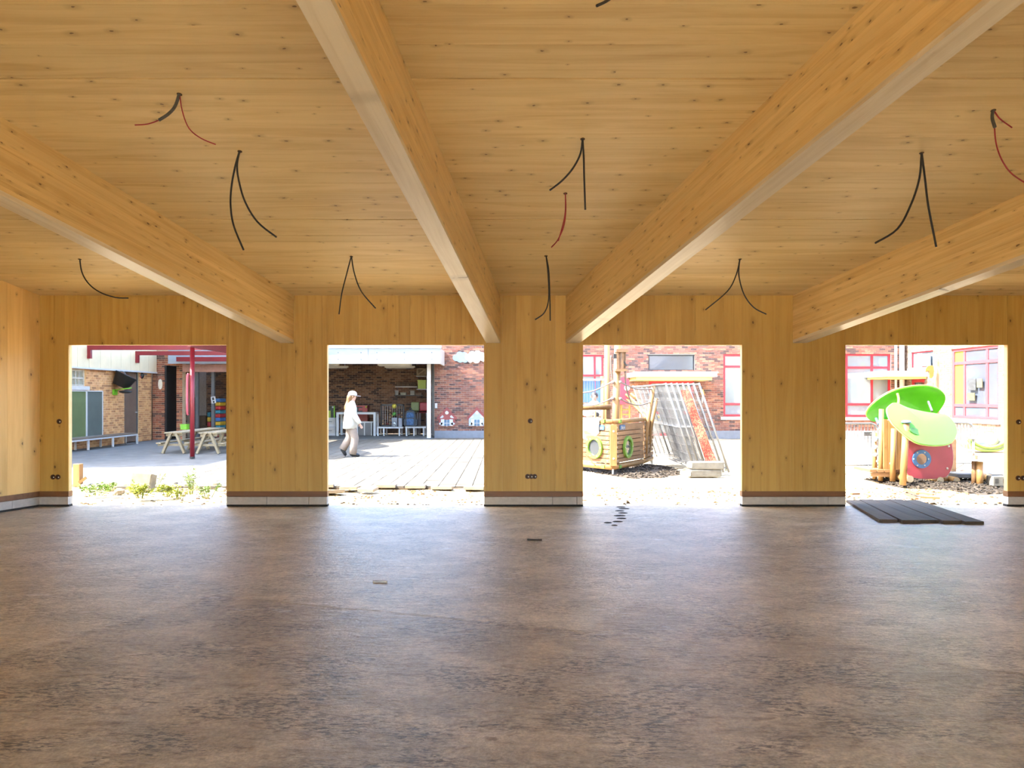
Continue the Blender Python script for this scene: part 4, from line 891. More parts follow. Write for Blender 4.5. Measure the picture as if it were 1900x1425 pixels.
# abacus rack
T = thing('abacus_rack', 'large black abacus rack with wooden beads on the toy bench', 'toy', (XY(728, 29.7), 29.7, .36)); a, b_ = XY(706, 29.7), XY(750, 29.7); zt = ZY(750, 29.7)
f = MB(); f.ab((a, 29.68, .36), (a + .05, 29.74, zt)); f.ab((b_ - .05, 29.68, .36), (b_, 29.74, zt)); f.ab((a, 29.68, zt - .07), (b_, 29.74, zt)); f.ab((a, 29.68, .36), (b_, 29.74, .42)); f.build('frame', M_BLACK, T)
M_BEAD = pm('wood_bead', (0.42, 0.26, 0.12), .1, 8, .5); M_BEADR = pm('red_bead', (0.30, .03, .03), .1, 8, .5)
for k in range(9):
    x = a + .10 + k * .093; rd = MB().tube([(x, 29.71, .42), (x, 29.71, zt - .06)], .007, 6).build('rod', M_WHITE, T)
    nb_, top, m = ((2, .55, M_BEAD), (0, 0, None), (6, .42, M_BEADR), (5, .95, M_BEAD), (4, .75, M_BEAD), (3, .6, M_BEAD), (0, 0, None), (3, .8, M_BEADR), (4, .85, M_BEAD))[k]
    for q in range(nb_): MB().ell((x, 29.71, .46 + (top - .42) * q / max(nb_ - 1, 1)), (.035, .035, .03), None, 10, 6).build('bead', m, rd, True)
def ball(label, px, py, r, Y0, col, name='ball'):
    c = P(px, py, Y0); m, t, b = newmat('ball_' + label[:8]); oc = objcoord(t)
    t.links.new(mixc(t, smooth_(t, noise(t, oc, 9, 2), .45, .55), col, tuple(.4 * q for q in col)), b.inputs['Base Color']); b.inputs['Roughness'].default_value = .4
    return tag(MB().ell(c, (r, r, r), None, 16, 12).build(name, m, None, True), label, 'ball')
tag(MB().ab((XY(727, 29.45), 29.4, .362), (XY(737, 29.45), 29.62, .72)).build('grey_carton', pm('carton_grey', (0.26, 0.27, 0.30), .08, 6, .7), bevel=.01), 'tall grey carton on the toy bench under the balls', 'carton')
tag(MB().ab((XY(739.5, 29.45), 29.4, .362), (XY(746, 29.45), 29.62, .70)).build('grey_carton', MATS['carton_grey'], bevel=.01), 'slim grey carton right of the tall grey carton on the toy bench', 'carton')
ball('small green ball on the tall grey carton', 731.5, 768.3, .085, 29.5, (0.10, 0.30, 0.05))
o_ = thing('stemmed_ball', 'yellow ball on an added stem above the tall grey carton', 'toy', (XY(731.5, 29.62), 29.62, .362))  # yellow ball on an added stem, no lamp
MB().tube([(XY(731.5, 29.645), 29.645, .362), (XY(731.5, 29.645), 29.645, 1.20)], .012, 6).build('stem', M_BLACK, o_)
MB().ell(P(731.5, 753.5, 29.58), (.095, .095, .095), None, 14, 10).build('head', pm('toy_yellow', (0.50, 0.42, 0.06), .1, 8, .4), o_, True)
T = thing('toy_robot', 'silver ball-shaped toy with black stripe on the toy bench', 'toy', (XY(732, 29.33), 29.33, .362))
c = Vector((XY(732, 29.33), 29.33, .47)); MB().ell(c, (.09, .065, .11), None, 14, 10).build('body', M_GREYM, T, True); MB().lathe([(.066, -.015), (.068, 0), (.066, .015)], c, (0, 0, 1), 16).build('stripe', M_BLACK, T, True)
# backpack
c0 = Vector((XY(761.5, 29.4), 29.48, BH)); T = thing('backpack', 'large blue and grey backpack standing on the right bench', 'backpack', c0)
M_BPB = pm('backpack_blue', (0.05, 0.11, 0.22), .3, 14, .8); M_BPG = pm('backpack_grey', (0.07, 0.08, 0.09), .2, 10, .8)
def rrect(w_, d_, n=20, p=4.0):
    return [(math.copysign(abs(math.cos(2 * math.pi * k / n)) ** (2 / p), math.cos(2 * math.pi * k / n)) * w_, math.copysign(abs(math.sin(2 * math.pi * k / n)) ** (2 / p), math.sin(2 * math.pi * k / n)) * d_) for k in range(n)]
MB().loft([[c0 + Vector((x, y, z_)) for x, y in rrect(w_, d_)] for (z_, w_, d_) in ((0, .19, .11), (.03, .22, .13), (.3, .225, .14), (.52, .20, .12), (.62, .15, .09), (.655, .06, .04))]).build('body', M_BPG, T, True)
MB().loft([[c0 + Vector((x, y - .13, z_)) for x, y in rrect(w_, d_)] for (z_, w_, d_) in ((.05, .12, .03), (.08, .15, .045), (.27, .15, .045), (.31, .12, .03))]).build('front_pocket', M_BPB, T, True)
MB().loft([[c0 + Vector((x, y - .105, z_)) for x, y in rrect(w_, d_)] for (z_, w_, d_) in ((.34, .12, .03), (.37, .16, .05), (.5, .15, .045), (.56, .10, .03))]).build('upper_pocket', M_BPB, T, True)
for s in (-1, 1): MB().loft([[c0 + Vector((x + s * .225, y, z_)) for x, y in rrect(w_, d_)] for (z_, w_, d_) in ((.03, .03, .07), (.06, .045, .09), (.26, .045, .09), (.3, .02, .06))]).build('side_pocket', M_BPG, T, True)
MB().tube(spline([c0 + Vector((-.05, .02, .64)), c0 + Vector((-.04, .02, .71)), c0 + Vector((.04, .02, .71)), c0 + Vector((.05, .02, .64))], 4), .015, 6).build('handle', M_BPG, T, True)
# chairs behind
def chair(label, px, m, Y0, top):
    x = XY(px, Y0); T = thing('stacking_chair', label, 'chair', (x, Y0, 0)); w_ = .165
    MB().loft([[Vector((x + q[0], Y0 + .18 + q[1], z_)) for q in rrect(ww, .02)] for (z_, ww) in ((top - .36, w_ * .9), (top - .3, w_), (top - .05, w_), (top, w_ * .85))]).build('backrest', m, T, True)
    MB().loft([[Vector((x + q[0], Y0 + q[1], z_)) for q in rrect(w_, .19)] for z_ in (top - .43, top - .40)]).build('seat', m, T, True)
    for sx in (-1, 1):
        for sy in (-1, 1): MB().tube([(x + sx * .15, Y0 + sy * .17, 0), (x + sx * .13, Y0 + sy * .15, top - .43)], .014, 6).build('leg', M_GREYM, T)
chair('olive green chair back behind the blue backpack', 769, pm('olive_plastic', (0.20, 0.24, 0.09), .08, 8, .5), 30.3, ZY(746, 30.5))
chair('red chair back beside the bright shelter post', 785.5, pm('red_plastic', (0.32, 0.02, 0.03), .08, 8, .5), 30.3, ZY(746.5, 30.5))
# white table with things around it
T = thing('steel_table', 'white steel-framed table behind the walking person', 'table', (XY(660, 29.5), 29.8, 0)); a, b_ = XY(624, 29.3), XY(697, 29.3); ht = ZY(765, 29.3)
MB().ab((a, 29.3, ht - .08), (b_, 30.1, ht)).build('table_top', M_WHITE, T)
for q in (a, b_ - .09):
    for yy in (29.3, 30.0): MB().ab((q, yy, 0), (q + .09, yy + .09, ht - .08)).build('leg', M_WHITE, T)
MB().ab((a + .09, 30.02, .02), (b_ - .09, 30.07, .07)).build('stretcher', M_WHITE, T)
T = thing('low_cabinet', 'dark open cabinet with white edge under the white table', 'cabinet', (XY(672, 29.9), 29.9, 0)); a2, b2 = XY(662, 29.7), XY(690, 29.7)
MB().ab((a2, 29.75, 0), (b2, 30.0, .50)).build('body', M_DGREY, T); MB().ab((a2 - .03, 29.72, .50), (b2 + .03, 30.0, .56)).build('top', M_WHITE, T)
for q in (a2, (a2 + b2) / 2 - .02, b2 - .04): MB().ab((q, 29.72, 0), (q + .04, 29.75, .50)).build('door_stile', M_WHITE, T)
T = thing('toy_oven', 'red toy kitchen with yellow knob on the wall behind the table', 'toy', (XY(672, 30.6), 30.6, 0)); a2, b2 = XY(660, 30.6), XY(682, 30.6)
MB().ab((a2, 30.55, 0), (b2, 30.95, ZY(752.5, 30.6))).build('body', pm('toy_red', (0.30, .02, .025), .1, 6, .4), T)
MB().ab((a2 + .06, 30.53, ZY(764, 30.6)), (XY(673, 30.6), 30.56, ZY(755, 30.6))).build('window', M_BLACK, T); MB().ab((XY(666, 30.6), 30.525, ZY(762, 30.6)), (XY(673, 30.6), 30.545, ZY(757, 30.6))).build('hob', M_RED, T)
MB().ell(P(679.5, 755, 30.52), (.045, .03, .045), None, 10, 8).build('knob', MATS['toy_yellow'], T, True)
T = thing('play_board', 'green and black play board at the left edge of the shelter opening', 'board', (XY(611, 30.6), 30.8, 0)); a2, b2 = XY(596, 30.6), XY(620, 30.6)
MB().ab((a2, 30.75, ZY(778, 30.6)), (b2, 30.8, ZY(753, 30.6))).build('panel', pm('board_dark', (0.05, 0.07, 0.05), .4, 12, .6), T); MB().ab((b2 - .05, 30.73, ZY(778, 30.6)), (b2, 30.75, ZY(753, 30.6))).build('edge', M_LIME, T); MB().ab((XY(606, 30.6), 30.73, ZY(776, 30.6)), (XY(612, 30.6), 30.75, ZY(762, 30.6))).build('lime_patch', MATS['lime_plastic'], T)
MB().ell(P(617.5, 755.5, 30.7), (.04, .03, .04), None, 10, 6).build('white_dot', M_WHITE, T, True)
for q in (a2 + .05, b2 - .09): MB().ab((q, 30.76, 0), (q + .04, 30.8, ZY(778, 30.6))).build('leg', M_DGREY, T)
for k, (z0, lab) in enumerate(((0.0, 'lower white drawer crate at the left edge of the shelter'), (.36, 'upper white drawer crate at the left edge of the shelter'))):
    T = thing('drawer_crate', lab, 'crate', (XY(612, 29.6), 29.6, z0), 'white drawer crates'); a2, b2 = XY(600, 29.5), XY(622, 29.5)
    MB().ab((a2, 29.5, z0), (b2, 29.9, z0 + .35)).build('body', M_WHITE, T); MB().ab((a2 + .08, 29.48, z0 + .1), (b2 - .04, 29.5, z0 + .30)).build('drawer_front', pm('crate_cream', (.45, .42, .36), .05, 6, .6), T); MB().bar((b2 - .3, 29.465, z0 + .2), (b2 - .12, 29.465, z0 + .2), .03, .02).build('drawer_handle', M_DGREY, T)
# decorations on the sunny wall
def lobes(cs): return cs
def cloud(label, m, blobs, Y0, th):
    pts = []                                          # outline of a union of discs
    x0 = sum(b[0] for b in blobs) / len(blobs); y0 = sum(b[1] for b in blobs) / len(blobs)
    for k in range(72):
        a = 2 * math.pi * k / 72; d = Vector((math.cos(a), math.sin(a))); best = 0
        for (bx, by, r) in blobs:
            q = Vector((bx - x0, by - y0)); bb = q.dot(d); disc = bb * bb - (q.dot(q) - r * r)
            if disc >= 0: best = max(best, bb + math.sqrt(disc))
        pts.append((x0 + d.x * best, y0 + d.y * best))
    w_ = [((px - CX) / K * Y0, H - (py - CY) / K * Y0) for px, py in pts][::-1]
    return tag(MB().prism(w_, (0, Y0, 0), (1, 0, 0), (0, 0, 1), (0, -1, 0), th).build('wall_cloud', m), label, 'decoration', 'cloud cut-outs on the brick wall')
cloud('pale blue cloud cut-out high on the brick wall', pm('cutout_blue', (0.15, 0.25, 0.38), .05, 5, .6), [(846, 664, 6), (853, 659, 6.5), (861, 661, 7.5), (854, 667, 6), (863, 667, 6), (871, 663, 5)], FY - .02, .03)
cloud('white cloud cut-out overlapping the blue one', pm('cutout_white', (0.55, 0.55, 0.54), .03, 5, .6), [(869, 663, 6), (876, 658, 6.5), (886, 658, 7.5), (895, 661, 7), (884, 667, 7), (873, 668, 5), (899, 665, 7)], FY - .052, .03)
M_HRED = pm('house_red', (0.20, 0.04, 0.035), .1, 8, .6); M_HWHITE = pm('house_white', (0.40, 0.40, 0.39), .04, 6, .6); M_HBLUE = pm('house_blue', (0.06, 0.12, 0.18), .2, 10, .5); M_HBRN = pm('house_brown', (0.16, 0.07, 0.04), .15, 8, .6); M_HPALE = pm('house_pale_blue', (0.28, 0.33, 0.38), .05, 6, .6)
def wall_house(label, px0, px1, pyt, pye, pyb, wallm, snow):
    Y0 = FY - .02; s = 1 / K * Y0; xc = XY((px0 + px1) / 2, Y0); hw = (px1 - px0) / 2 * s; zt, ze, zb_ = ZY(pyt, Y0), ZY(pye, Y0), ZY(pyb, Y0)
    T = thing('wall_house', label, 'decoration', (xc, Y0, zb_), 'little house cut-outs on the brick wall'); u, v, n = (1, 0, 0), (0, 0, 1), (0, -1, 0)
    bw = hw * .80
    MB().prism([(-bw, zb_), (bw, zb_), (bw, ze), (0, zt - .05), (-bw, ze)], (xc, Y0, 0), u, v, n, .02).build('house_front', wallm, T)
    for q in (-1, 1):
        MB().prism([(q * hw, ze - .06), (q * hw * .93, ze - .16), (0, zt - .13), (0, zt)][::q], (xc, Y0 - .02, 0), u, v, n, .015).build('roof_edge', M_HRED, T)
        MB().prism([(q * .10, ze - .42), (q * .10, ze - .12), (q * .23, ze - .12), (q * .23, ze - .42)][::q], (xc, Y0 - .02, 0), u, v, n, .012).build('shutter', M_HWHITE, T)
        MB().prism([(p[0] + q * bw * .72, p[1] + ze - .02) for p in circle(.10, 12, .06)], (xc, Y0 - .02, 0), u, v, n, .012).build('snow_patch', M_HWHITE, T)
        MB().prism([(p[0] + q * bw * .75, p[1] + zb_ + .13) for p in circle(.07, 12, .05)], (xc, Y0 - .02, 0), u, v, n, .012).build('snow_patch', M_HWHITE if snow else M_HRED, T)
    w = MB().prism([(-.10, ze - .40), (.10, ze - .40), (.10, ze - .14), (-.10, ze - .14)], (xc, Y0 - .02, 0), u, v, n, .012).build('window', M_HBLUE, T)
    MB().ab((xc - .01, Y0 - .038, ze - .40), (xc + .01, Y0 - .03, ze - .14)).build('window_bar', M_HWHITE, w); MB().ab((xc - .10, Y0 - .038, ze - .28), (xc + .10, Y0 - .03, ze - .26)).build('window_bar', M_HWHITE, w)
    MB().ab((xc - .13, Y0 - .035, ze - .46), (xc + .13, Y0 - .02, ze - .41)).build('window_box', M_HBRN, T)
    MB().ab((xc - bw, Y0 - .035, zb_), (xc + bw, Y0 - .02, zb_ + .05)).build('base_board', M_HBRN, T)
    MB().prism([(p[0], p[1] + zt - .22) for p in circle(.07, 14)], (xc, Y0 - .02, 0), u, v, n, .012).build('gable_disc', M_HWHITE if snow else M_HRED, T)
wall_house('red timbered little house cut-out on the brick wall', 810.5, 848, 755, 772, 792.5, M_HRED, True)
wall_house('pale blue little house cut-out beside the middle pier', 866, 904, 755, 772, 792.5, M_HPALE, True)
tag(MB().ab((XY(807, FY), FY - .06, ZY(757.5, FY)), (XY(811.5, FY), FY - .011, ZY(748, FY))).build('junction_box', M_WHITE, bevel=.01), 'small white junction box on the brick wall beside the shelter post', 'box')
# ---------------------------------------------------------------- third opening: ship, fence stack, play tower
M_HULL = wood('hull_board', (0.20, 0.11, 0.05), (0.13, 0.065, 0.03), 'X', 'XZ', kfrac=.25, rnd=.16); M_LOG = wood('round_log', (0.27, 0.15, 0.05), (0.19, 0.09, 0.027), 'Z', 'XZ', kfrac=.2, rnd=.08)
M_ROPE = pmx('pale_rope', (0.36, 0.29, 0.26), .15, 40, .9); M_BOLT = pmx('white_cap', (0.60, 0.58, 0.54), .04, 6, .5); M_PLGREEN = pmx('clamp_green', (0.20, 0.40, 0.05), .1, 8, .5)
A, Bp, Cp = Vector((2.19, 15.2, 0)), Vector((3.03, 16.55, 0)), Vector((3.43, 17.5, 0)); dL = Vector((-.61, .79, 0)).normalized(); Lp = A + dL * 2.6
T = thing('play_ship', 'wooden play ship with round green portholes, masts and rope rails', 'playground ship', A + Vector((0, 1.2, 0)))
up = Vector((0, 0, 1))
zs = [.20 + .094 * k for k in range(7)] + [.858]
def hull_side(p, q, sgn):
    d = (q - p).normalized(); n = Vector((d.y, -d.x, 0)) * sgn
    for k, z0 in enumerate(zs):
        h = (.080 if k < 7 else .14); e = random.uniform(0, .02); a = p + d * .05; b_ = q - d * random.uniform(0, .03)
        o = MB().quadbox([a + n * e + up * z0, b_ + n * e + up * z0, b_ + n * (e + .04) + up * z0, a + n * (e + .04) + up * z0, a + n * e + up * (z0 + h), b_ + n * e + up * (z0 + h), b_ + n * (e + .04) + up * (z0 + h), a + n * (e + .04) + up * (z0 + h)]).build('hull_board', M_HULL, T)
        MB().lathe([(.017, 0), (.017, .006), (.008, .012)], a + d * .06 + n * (e + .04) + up * (z0 + h / 2), n, 10).build('bolt', M_BOLT, o)
    return d, n
random.seed(41)
for (p_, q_, s_) in ((A, Lp, -1), (A, Bp, 1), (Bp, Cp, 1)):
    d_ = (q_ - p_).normalized(); n_ = Vector((d_.y, -d_.x, 0)) * s_
    MB().quadbox([x_ + up * z_ for z_ in (.21, .99) for x_ in (p_ + d_ * .06 - n_ * .004, q_ - d_ * .05 - n_ * .004, q_ - d_ * .05 - n_ * .03, p_ + d_ * .06 - n_ * .03)]).build('added_gap_backing', M_DKWOOD, T)  # added dark backing, keeps light out of the gaps between boards
dl, nl = hull_side(A, Lp, -1); dr, nr = hull_side(A, Bp, 1); hull_side(Bp, Cp, 1)
MB().quadbox([Vector(q) for q in ((A.x - .065, A.y - .10, .15), (A.x + .065, A.y - .10, .15), (A.x + .065, A.y + .04, .15), (A.x - .065, A.y + .04, .15), (A.x - .065, A.y - .10, .99), (A.x + .065, A.y - .10, .99), (A.x + .065, A.y + .04, .99), (A.x - .065, A.y + .04, .99))]).build('corner_post', M_LOG, T)
for z0 in (.30, .86): MB().lathe([(.022, 0), (.022, .006), (.01, .013)], A + Vector((0, -.10, z0)), (0, -1, 0), 10).build('bolt', M_BOLT, T)
for (p, q, n) in ((A, Lp, nl), (A, Bp, nr), (Bp, Cp, nr)):
    for (z0, r) in ((.115, .06), (1.055, .048)):
        MB().tube([p + up * z0, q + up * z0], r, 12).build('rail_log', M_LOG, T, True)
for (p, d, n) in ((A, dl, nl), (A, dr, nr)):
    for z0 in (.115, 1.06): MB().box(p + d * .22 + n * .055 + up * z0, (.09, .05, .07), Matrix.Rotation(math.atan2(d.y, d.x), 3, 'Z')).build('clamp', M_PLGREEN, T)
MB().tube([A + up * -.05, A + up * .08], .022, 8).build('foot', M_GREYM, T)
for q in (Bp, Lp, Cp): MB().tube([q + up * -.05, q + up * .2], .04, 8).build('foot', M_GREYM, T)
def porthole(c, d, n):
    o = MB().ringprism(circle(.235, 28), circle(.17, 28), c, d, up, n, .05).build('porthole_ring', M_PLGREEN, T)
    MB().prism(circle(.175, 24), c, d, up, n, .012).build('porthole_dark', M_GLASSD, o)  # dark disc standing in for the unlit hole
    for k in range(6): MB().lathe([(.014, 0), (.006, .008)], c + n * .05 + (d * math.cos(k * 1.047) + up * math.sin(k * 1.047)) * .203, n, 8).build('bolt', M_BOLT, o)
porthole(A + dr * .62 + nr * .052 + up * .50, dr, nr); porthole(A + dl * .47 + nl * .052 + up * .50, dl, nl)
M_SIGNB = pmx('sign_blue', (0.05, 0.14, 0.33), .05, 6, .5)
def sign(c, d, n, txt):
    pl = MB().prism([(p[0], p[1]) for p in ((-.13, -.05), (.12, -.05), (.14, -.03), (.14, .03), (.12, .05), (-.12, .05), (-.14, .03), (-.14, -.03))], c, d, up, n, .014).build('name_plate', M_SIGNB, T)
    cu = bpy.data.curves.new('lettering', 'FONT'); cu.body = txt; cu.size = .095; cu.extrude = .002; cu.align_x = 'CENTER'; cu.align_y = 'CENTER'; cu.shear = .3
    to = bpy.data.objects.new('lettering', cu); COL.objects.link(to); cu.materials.append(M_BOLT)
    bpy.context.view_layer.update(); me = bpy.data.meshes.new_from_object(to.evaluated_get(bpy.context.evaluated_depsgraph_get())); bpy.data.objects.remove(to)
    to = bpy.data.objects.new('lettering', me); COL.objects.link(to); to.parent = pl
    to.matrix_local = Matrix.Translation(c + n * .018 - ORG[T]) @ Matrix((d, up, n)).transposed().to_4x4()
sign(A + dr * .36 + nr * .05 + up * .925, dr, nr, 'ibuya'); sign(A + dl * .33 + nl * .05 + up * .925, -dl, nl, 'ibuya')
def px_tube(name, pts, r, m, n=10): return MB().tube([P(*p) for p in pts], r, n).build(name, m, T, True)
px_tube('mast', [(1142, 868, 15.95), (1142, 785, 15.95), (1148, 600, 15.95)], .078, M_LOG, 14)
px_tube('mast', [(1127, 858, 17.0), (1127, 755, 17.0), (1126.5, 600, 17.0)], .066, M_LOG, 14)
px_tube('cross_log', [(1050, 757, 16.8), (1134, 755, 16.8)], .062, M_LOG, 12)
px_tube('post', [(1119, 853, 17.6), (1119, 712, 17.6)], .04, M_LOG)
MB().ab((XY(1125, 16.85), 16.8, 0), (XY(1132, 16.85), 16.87, ZY(758, 16.85))).build('post', M_HULL, T)
px_tube('post', [(1197, 848, 16.8), (1199, 800, 16.75), (1213, 715, 16.7)], .052, M_LOG, 12); px_tube('post', [(1203, 850, 17.2), (1206, 800, 17.1), (1219, 739, 17.0)], .045, M_LOG, 12)
px_tube('post', [(1104, 856, 17.2), (1104, 762, 17.2)], .03, M_LOG)
def rope(pts): MB().tube(spline([P(*p) for p in pts], 5), .016, 6).build('rope', M_ROPE, T, True)
rope([(1137, 708, 15.9), (1118, 718, 16.2), (1098, 726, 16.5), (1070, 730, 16.8)]); rope([(1137, 738, 15.9), (1120, 746, 16.2), (1100, 752, 16.5), (1070, 753, 16.8)])
rope([(1150, 708, 15.95), (1165, 716, 16.1), (1185, 722, 16.4), (1211, 722, 16.7)]); rope([(1150, 739, 15.95), (1165, 747, 16.1), (1185, 752, 16.4), (1207, 746, 16.7)])
rope([(1160, 690, 15.9), (1162, 720, 16.2), (1172, 750, 16.6)]); rope([(1134, 660, 16.0), (1135, 690, 16.2), (1139, 720, 16.4)])
for (px, py, Y) in ((1137, 709, 15.88), (1151, 709, 15.88), (1137, 739, 15.88), (1151, 740, 15.88)): MB().lathe([(.03, -.03), (.035, 0), (.03, .03)], P(px, py, Y), (1, 0, 0), 10).build('rope_knot', M_ROPE, T, True)
# lookout box on the mast
LB = MB().box(P(1153, 651, 15.8), (.25, .26, .06)).build('lookout_board', M_HULL, T)
MB().box(P(1152, 687, 15.8), (.25, .26, .05)).build('lookout_board', M_HULL, T)
for (px, dd) in ((1146, -.1), (1150, -.05), (1155, -.1), (1159, 0)): MB().ab(P(px - 1.7, 684, 15.8 + dd), P(px + 1.7, 654, 15.83 + dd)).build('lookout_slat', M_HULL, T)
MB().box(P(1142, 661, 15.75), (.09, .07, .10)).build('lookout_block', M_BLACK, T)
MB().bar(P(1155, 668, 15.72), P(1163, 679, 15.72), .03, .03).build('lookout_brace', M_BLACK, T)
MB().bar(A + dl * .45 + nl * .07 + up * .13, A + dl * 1.05 + nl * .07 + up * .52, .02, .02).build('rod', M_HULL, T)
# white tarpaulin over the left rail
tp = MB(); nu, nv = 9, 7
for side in (0, 1):
    for i in range(nu):
        for j in range(nv):
            a = i / (nu - 1); b_ = j / (nv - 1); drop = (0.10 + .42 * max(0, 1 - abs(a - .28) * 1.9)) * b_
            pz = 1.115 - drop; off = .062 + .035 * math.sin(a * 9 + b_ * 3) * b_ + (.012 if side else 0)
            tp.v.append(A + dl * (.32 + a * 1.3) + nl * (off if j else off - .09) + up * (pz if j else 1.12))
for i in range(nu - 1):
    for j in range(nv - 1):
        q = [i * nv + j, (i + 1) * nv + j, (i + 1) * nv + j + 1, i * nv + j + 1]; tp.f += [q, [x_ + nu * nv for x_ in q][::-1]]
tag(tp.build('tarpaulin', pmx('white_sheet', (0.52, 0.54, 0.56), .06, 5, .8), None, True), 'crumpled white sheet draped over the left rail of the play ship', 'sheet')
# bark mulch
M_MULCH = pmx('dark_mulch', (0.07, 0.052, 0.034), .3, 16, .95, island=.5); M_MULCHB = pmx('mulch_bed', (0.10, 0.075, 0.05), .3, 9, .95, bump=.5)
def mulch(label, pts, n, seed):
    rr = random.Random(seed); g_ = [G(*p) for p in pts]; cx = sum((p.x for p in g_)) / len(g_); cy = sum((p.y for p in g_)) / len(g_); M_ = MB(); ctr = Vector((cx, cy, -.02))
    m = len(g_); b = len(M_.v); M_.v.append(Vector((cx, cy, .02)))
    for k in (.55, 1.0):
        for p in g_: M_.v.append(Vector((cx + (p.x - cx) * k, cy + (p.y - cy) * k, .012 if k < 1 else -.06)))
    for i in range(m):
        j = (i + 1) % m; M_.f += [[b, b + 1 + i, b + 1 + j], [b + 1 + i, b + 1 + m + i, b + 1 + m + j, b + 1 + j]]
    T = thing('mulch_bed', label, 'mulch', ctr); T['kind'] = 'stuff'; M_.build('mulch_mound', M_MULCHB, T)
    ch = MB()
    for k in range(n):
        i = rr.randrange(m); j = (i + 1) % m; a = math.sqrt(rr.random()); t_ = rr.random(); e = g_[i].lerp(g_[j], t_); p = Vector((cx + (e.x - cx) * a, cy + (e.y - cy) * a, .018 - .07 * max(0, a - .55) / .45 + .01))
        ch.box(p, (rr.uniform(.03, .09), rr.uniform(.015, .03), .012), Matrix.Rotation(rr.uniform(0, 3.14), 3, 'Z') @ Matrix.Rotation(rr.uniform(-.5, .5), 3, 'Y'))
    ch.build('chips', M_MULCH, T)['kind'] = 'stuff'
mulch('dark bark mulch under and beside the play ship', [(1060, 866), (1100, 873), (1136, 879), (1180, 884), (1225, 883), (1262, 877), (1258, 866), (1225, 860), (1180, 858), (1100, 855)], 700, 1)
mulch('dark bark mulch under the green leaf play hut', [(1600, 885), (1640, 893), (1690, 900), (1750, 906), (1820, 911), (1875, 911), (1875, 898), (1830, 886), (1760, 880), (1660, 878)], 900, 2)
# stack of mobile fence panels
M_GALV = pmx('fence_galvanised', (0.30, 0.31, 0.32), .12, 5, .45, .4)
FL = 3.9; y0 = 15.15
def fpanel(label, i):
    xb = 3.88 + i * .115; lean = Vector((-.62, 0, 1.83)); c = Vector((xb, y0, .02)); u = lean.normalized(); Lh = lean.length; v = Vector((0, 1, 0))
    T = thing('mobile_fence', label, 'fence', c, 'mobile fence panels leaning in a stack')
    for q in (0, FL): MB().tube([c + v * q, c + v * q + lean], .021, 8).build('upright', M_GALV, T, True)
    for q in (.04, .5, .985): MB().tube([c + u * Lh * q, c + v * FL + u * Lh * q], .017 if q != .5 else .012, 8).build('rail', M_GALV, T, True)
    ms = MB()
    for k in range(1, 33): ms.tube([c + v * (FL * k / 33) + u * .06, c + v * (FL * k / 33) + u * (Lh - .03)], .0055, 3, False)
    for k in range(1, 10): ms.tube([c + u * (Lh * k / 10), c + v * FL + u * (Lh * k / 10)], .0045, 3, False)
    ms.build('wire_mesh', M_GALV, T)['kind'] = 'stuff'
ol = ['leftmost', 'second from left', 'third from left', 'middle', 'third from right', 'second from right', 'rightmost']
for i in range(7): fpanel('galvanised mesh fence panel, %s of the stack leaning behind the ship' % (ol[i] if i in (0, 3, 6) else ol[i]), i if i < 4 else i - .05)
m_, t_, b__ = newmat('orange_net'); oc = objcoord(t_); t_.links.new(mixc(t_, smooth_(t_, noise(t_, oc, 30, 3), .45, .6), (0.40, 0.05, 0.035), (0.50, 0.16, 0.09)), b__.inputs['Base Color']); b__.inputs['Roughness'].default_value = .8
q = [P(1263, 724, y0 - .05), P(1279, 723, y0 - .05), P(1331, 859, y0 - .05), P(1311, 860, y0 - .05)]
nm = MB()
for s_ in (0, .012):
    for j in range(12):
        for i in range(4): nm.v.append((q[0].lerp(q[3], j / 11)).lerp(q[1].lerp(q[2], j / 11), i / 3) + Vector((0, s_ + .02 * math.sin(j * 1.3 + i), 0)))
for j in range(11):
    for i in range(3): f_ = [j * 4 + i, j * 4 + i + 1, (j + 1) * 4 + i + 1, (j + 1) * 4 + i]; nm.f += [f_, [x_ + 48 for x_ in f_][::-1]]
tag(nm.build('safety_net', m_, None, True), 'strip of orange-red safety net hung between the leaning fence panels', 'net')
M_FOOT = pmx('foot_concrete', (0.22, 0.215, 0.19), .15, 9, .9, bump=.3)
for k, (z0, a, b_, lab) in enumerate(((-.03, 1277, 1336, 'lower grey concrete fence foot before the panel stack'), (.125, 1279, 1341, 'upper grey concrete fence foot before the panel stack'))):
    Y = 14.75; T = thing('ballast_block', lab, 'ballast block', (XY((a + b_) / 2, Y), Y, z0), 'concrete fence feet'); R = Matrix.Rotation(.10 - .05 * k, 3, 'Z'); cc = Vector((XY((a + b_) / 2, Y), Y, z0 + .075))
    MB().box(cc, (XY(b_, Y) - XY(a, Y), .24, .15), R).build('block', M_FOOT, T, bevel=.02)
    for s in (-.22, 0, .22): MB().box(cc + R @ Vector((s, 0, .074)), (.07, .06, .006), R).build('slot', M_BLACK, T)
    MB().box(cc + R @ Vector((-.335, -.0, .0)), (.05, .25, .10), R).build('white_end', M_WHITE, T, bevel=.02)
weed('thin dry weed standing right of the fence stack', G(1347, 872), .06, .38, 40, M_LEAF, 9, .035)
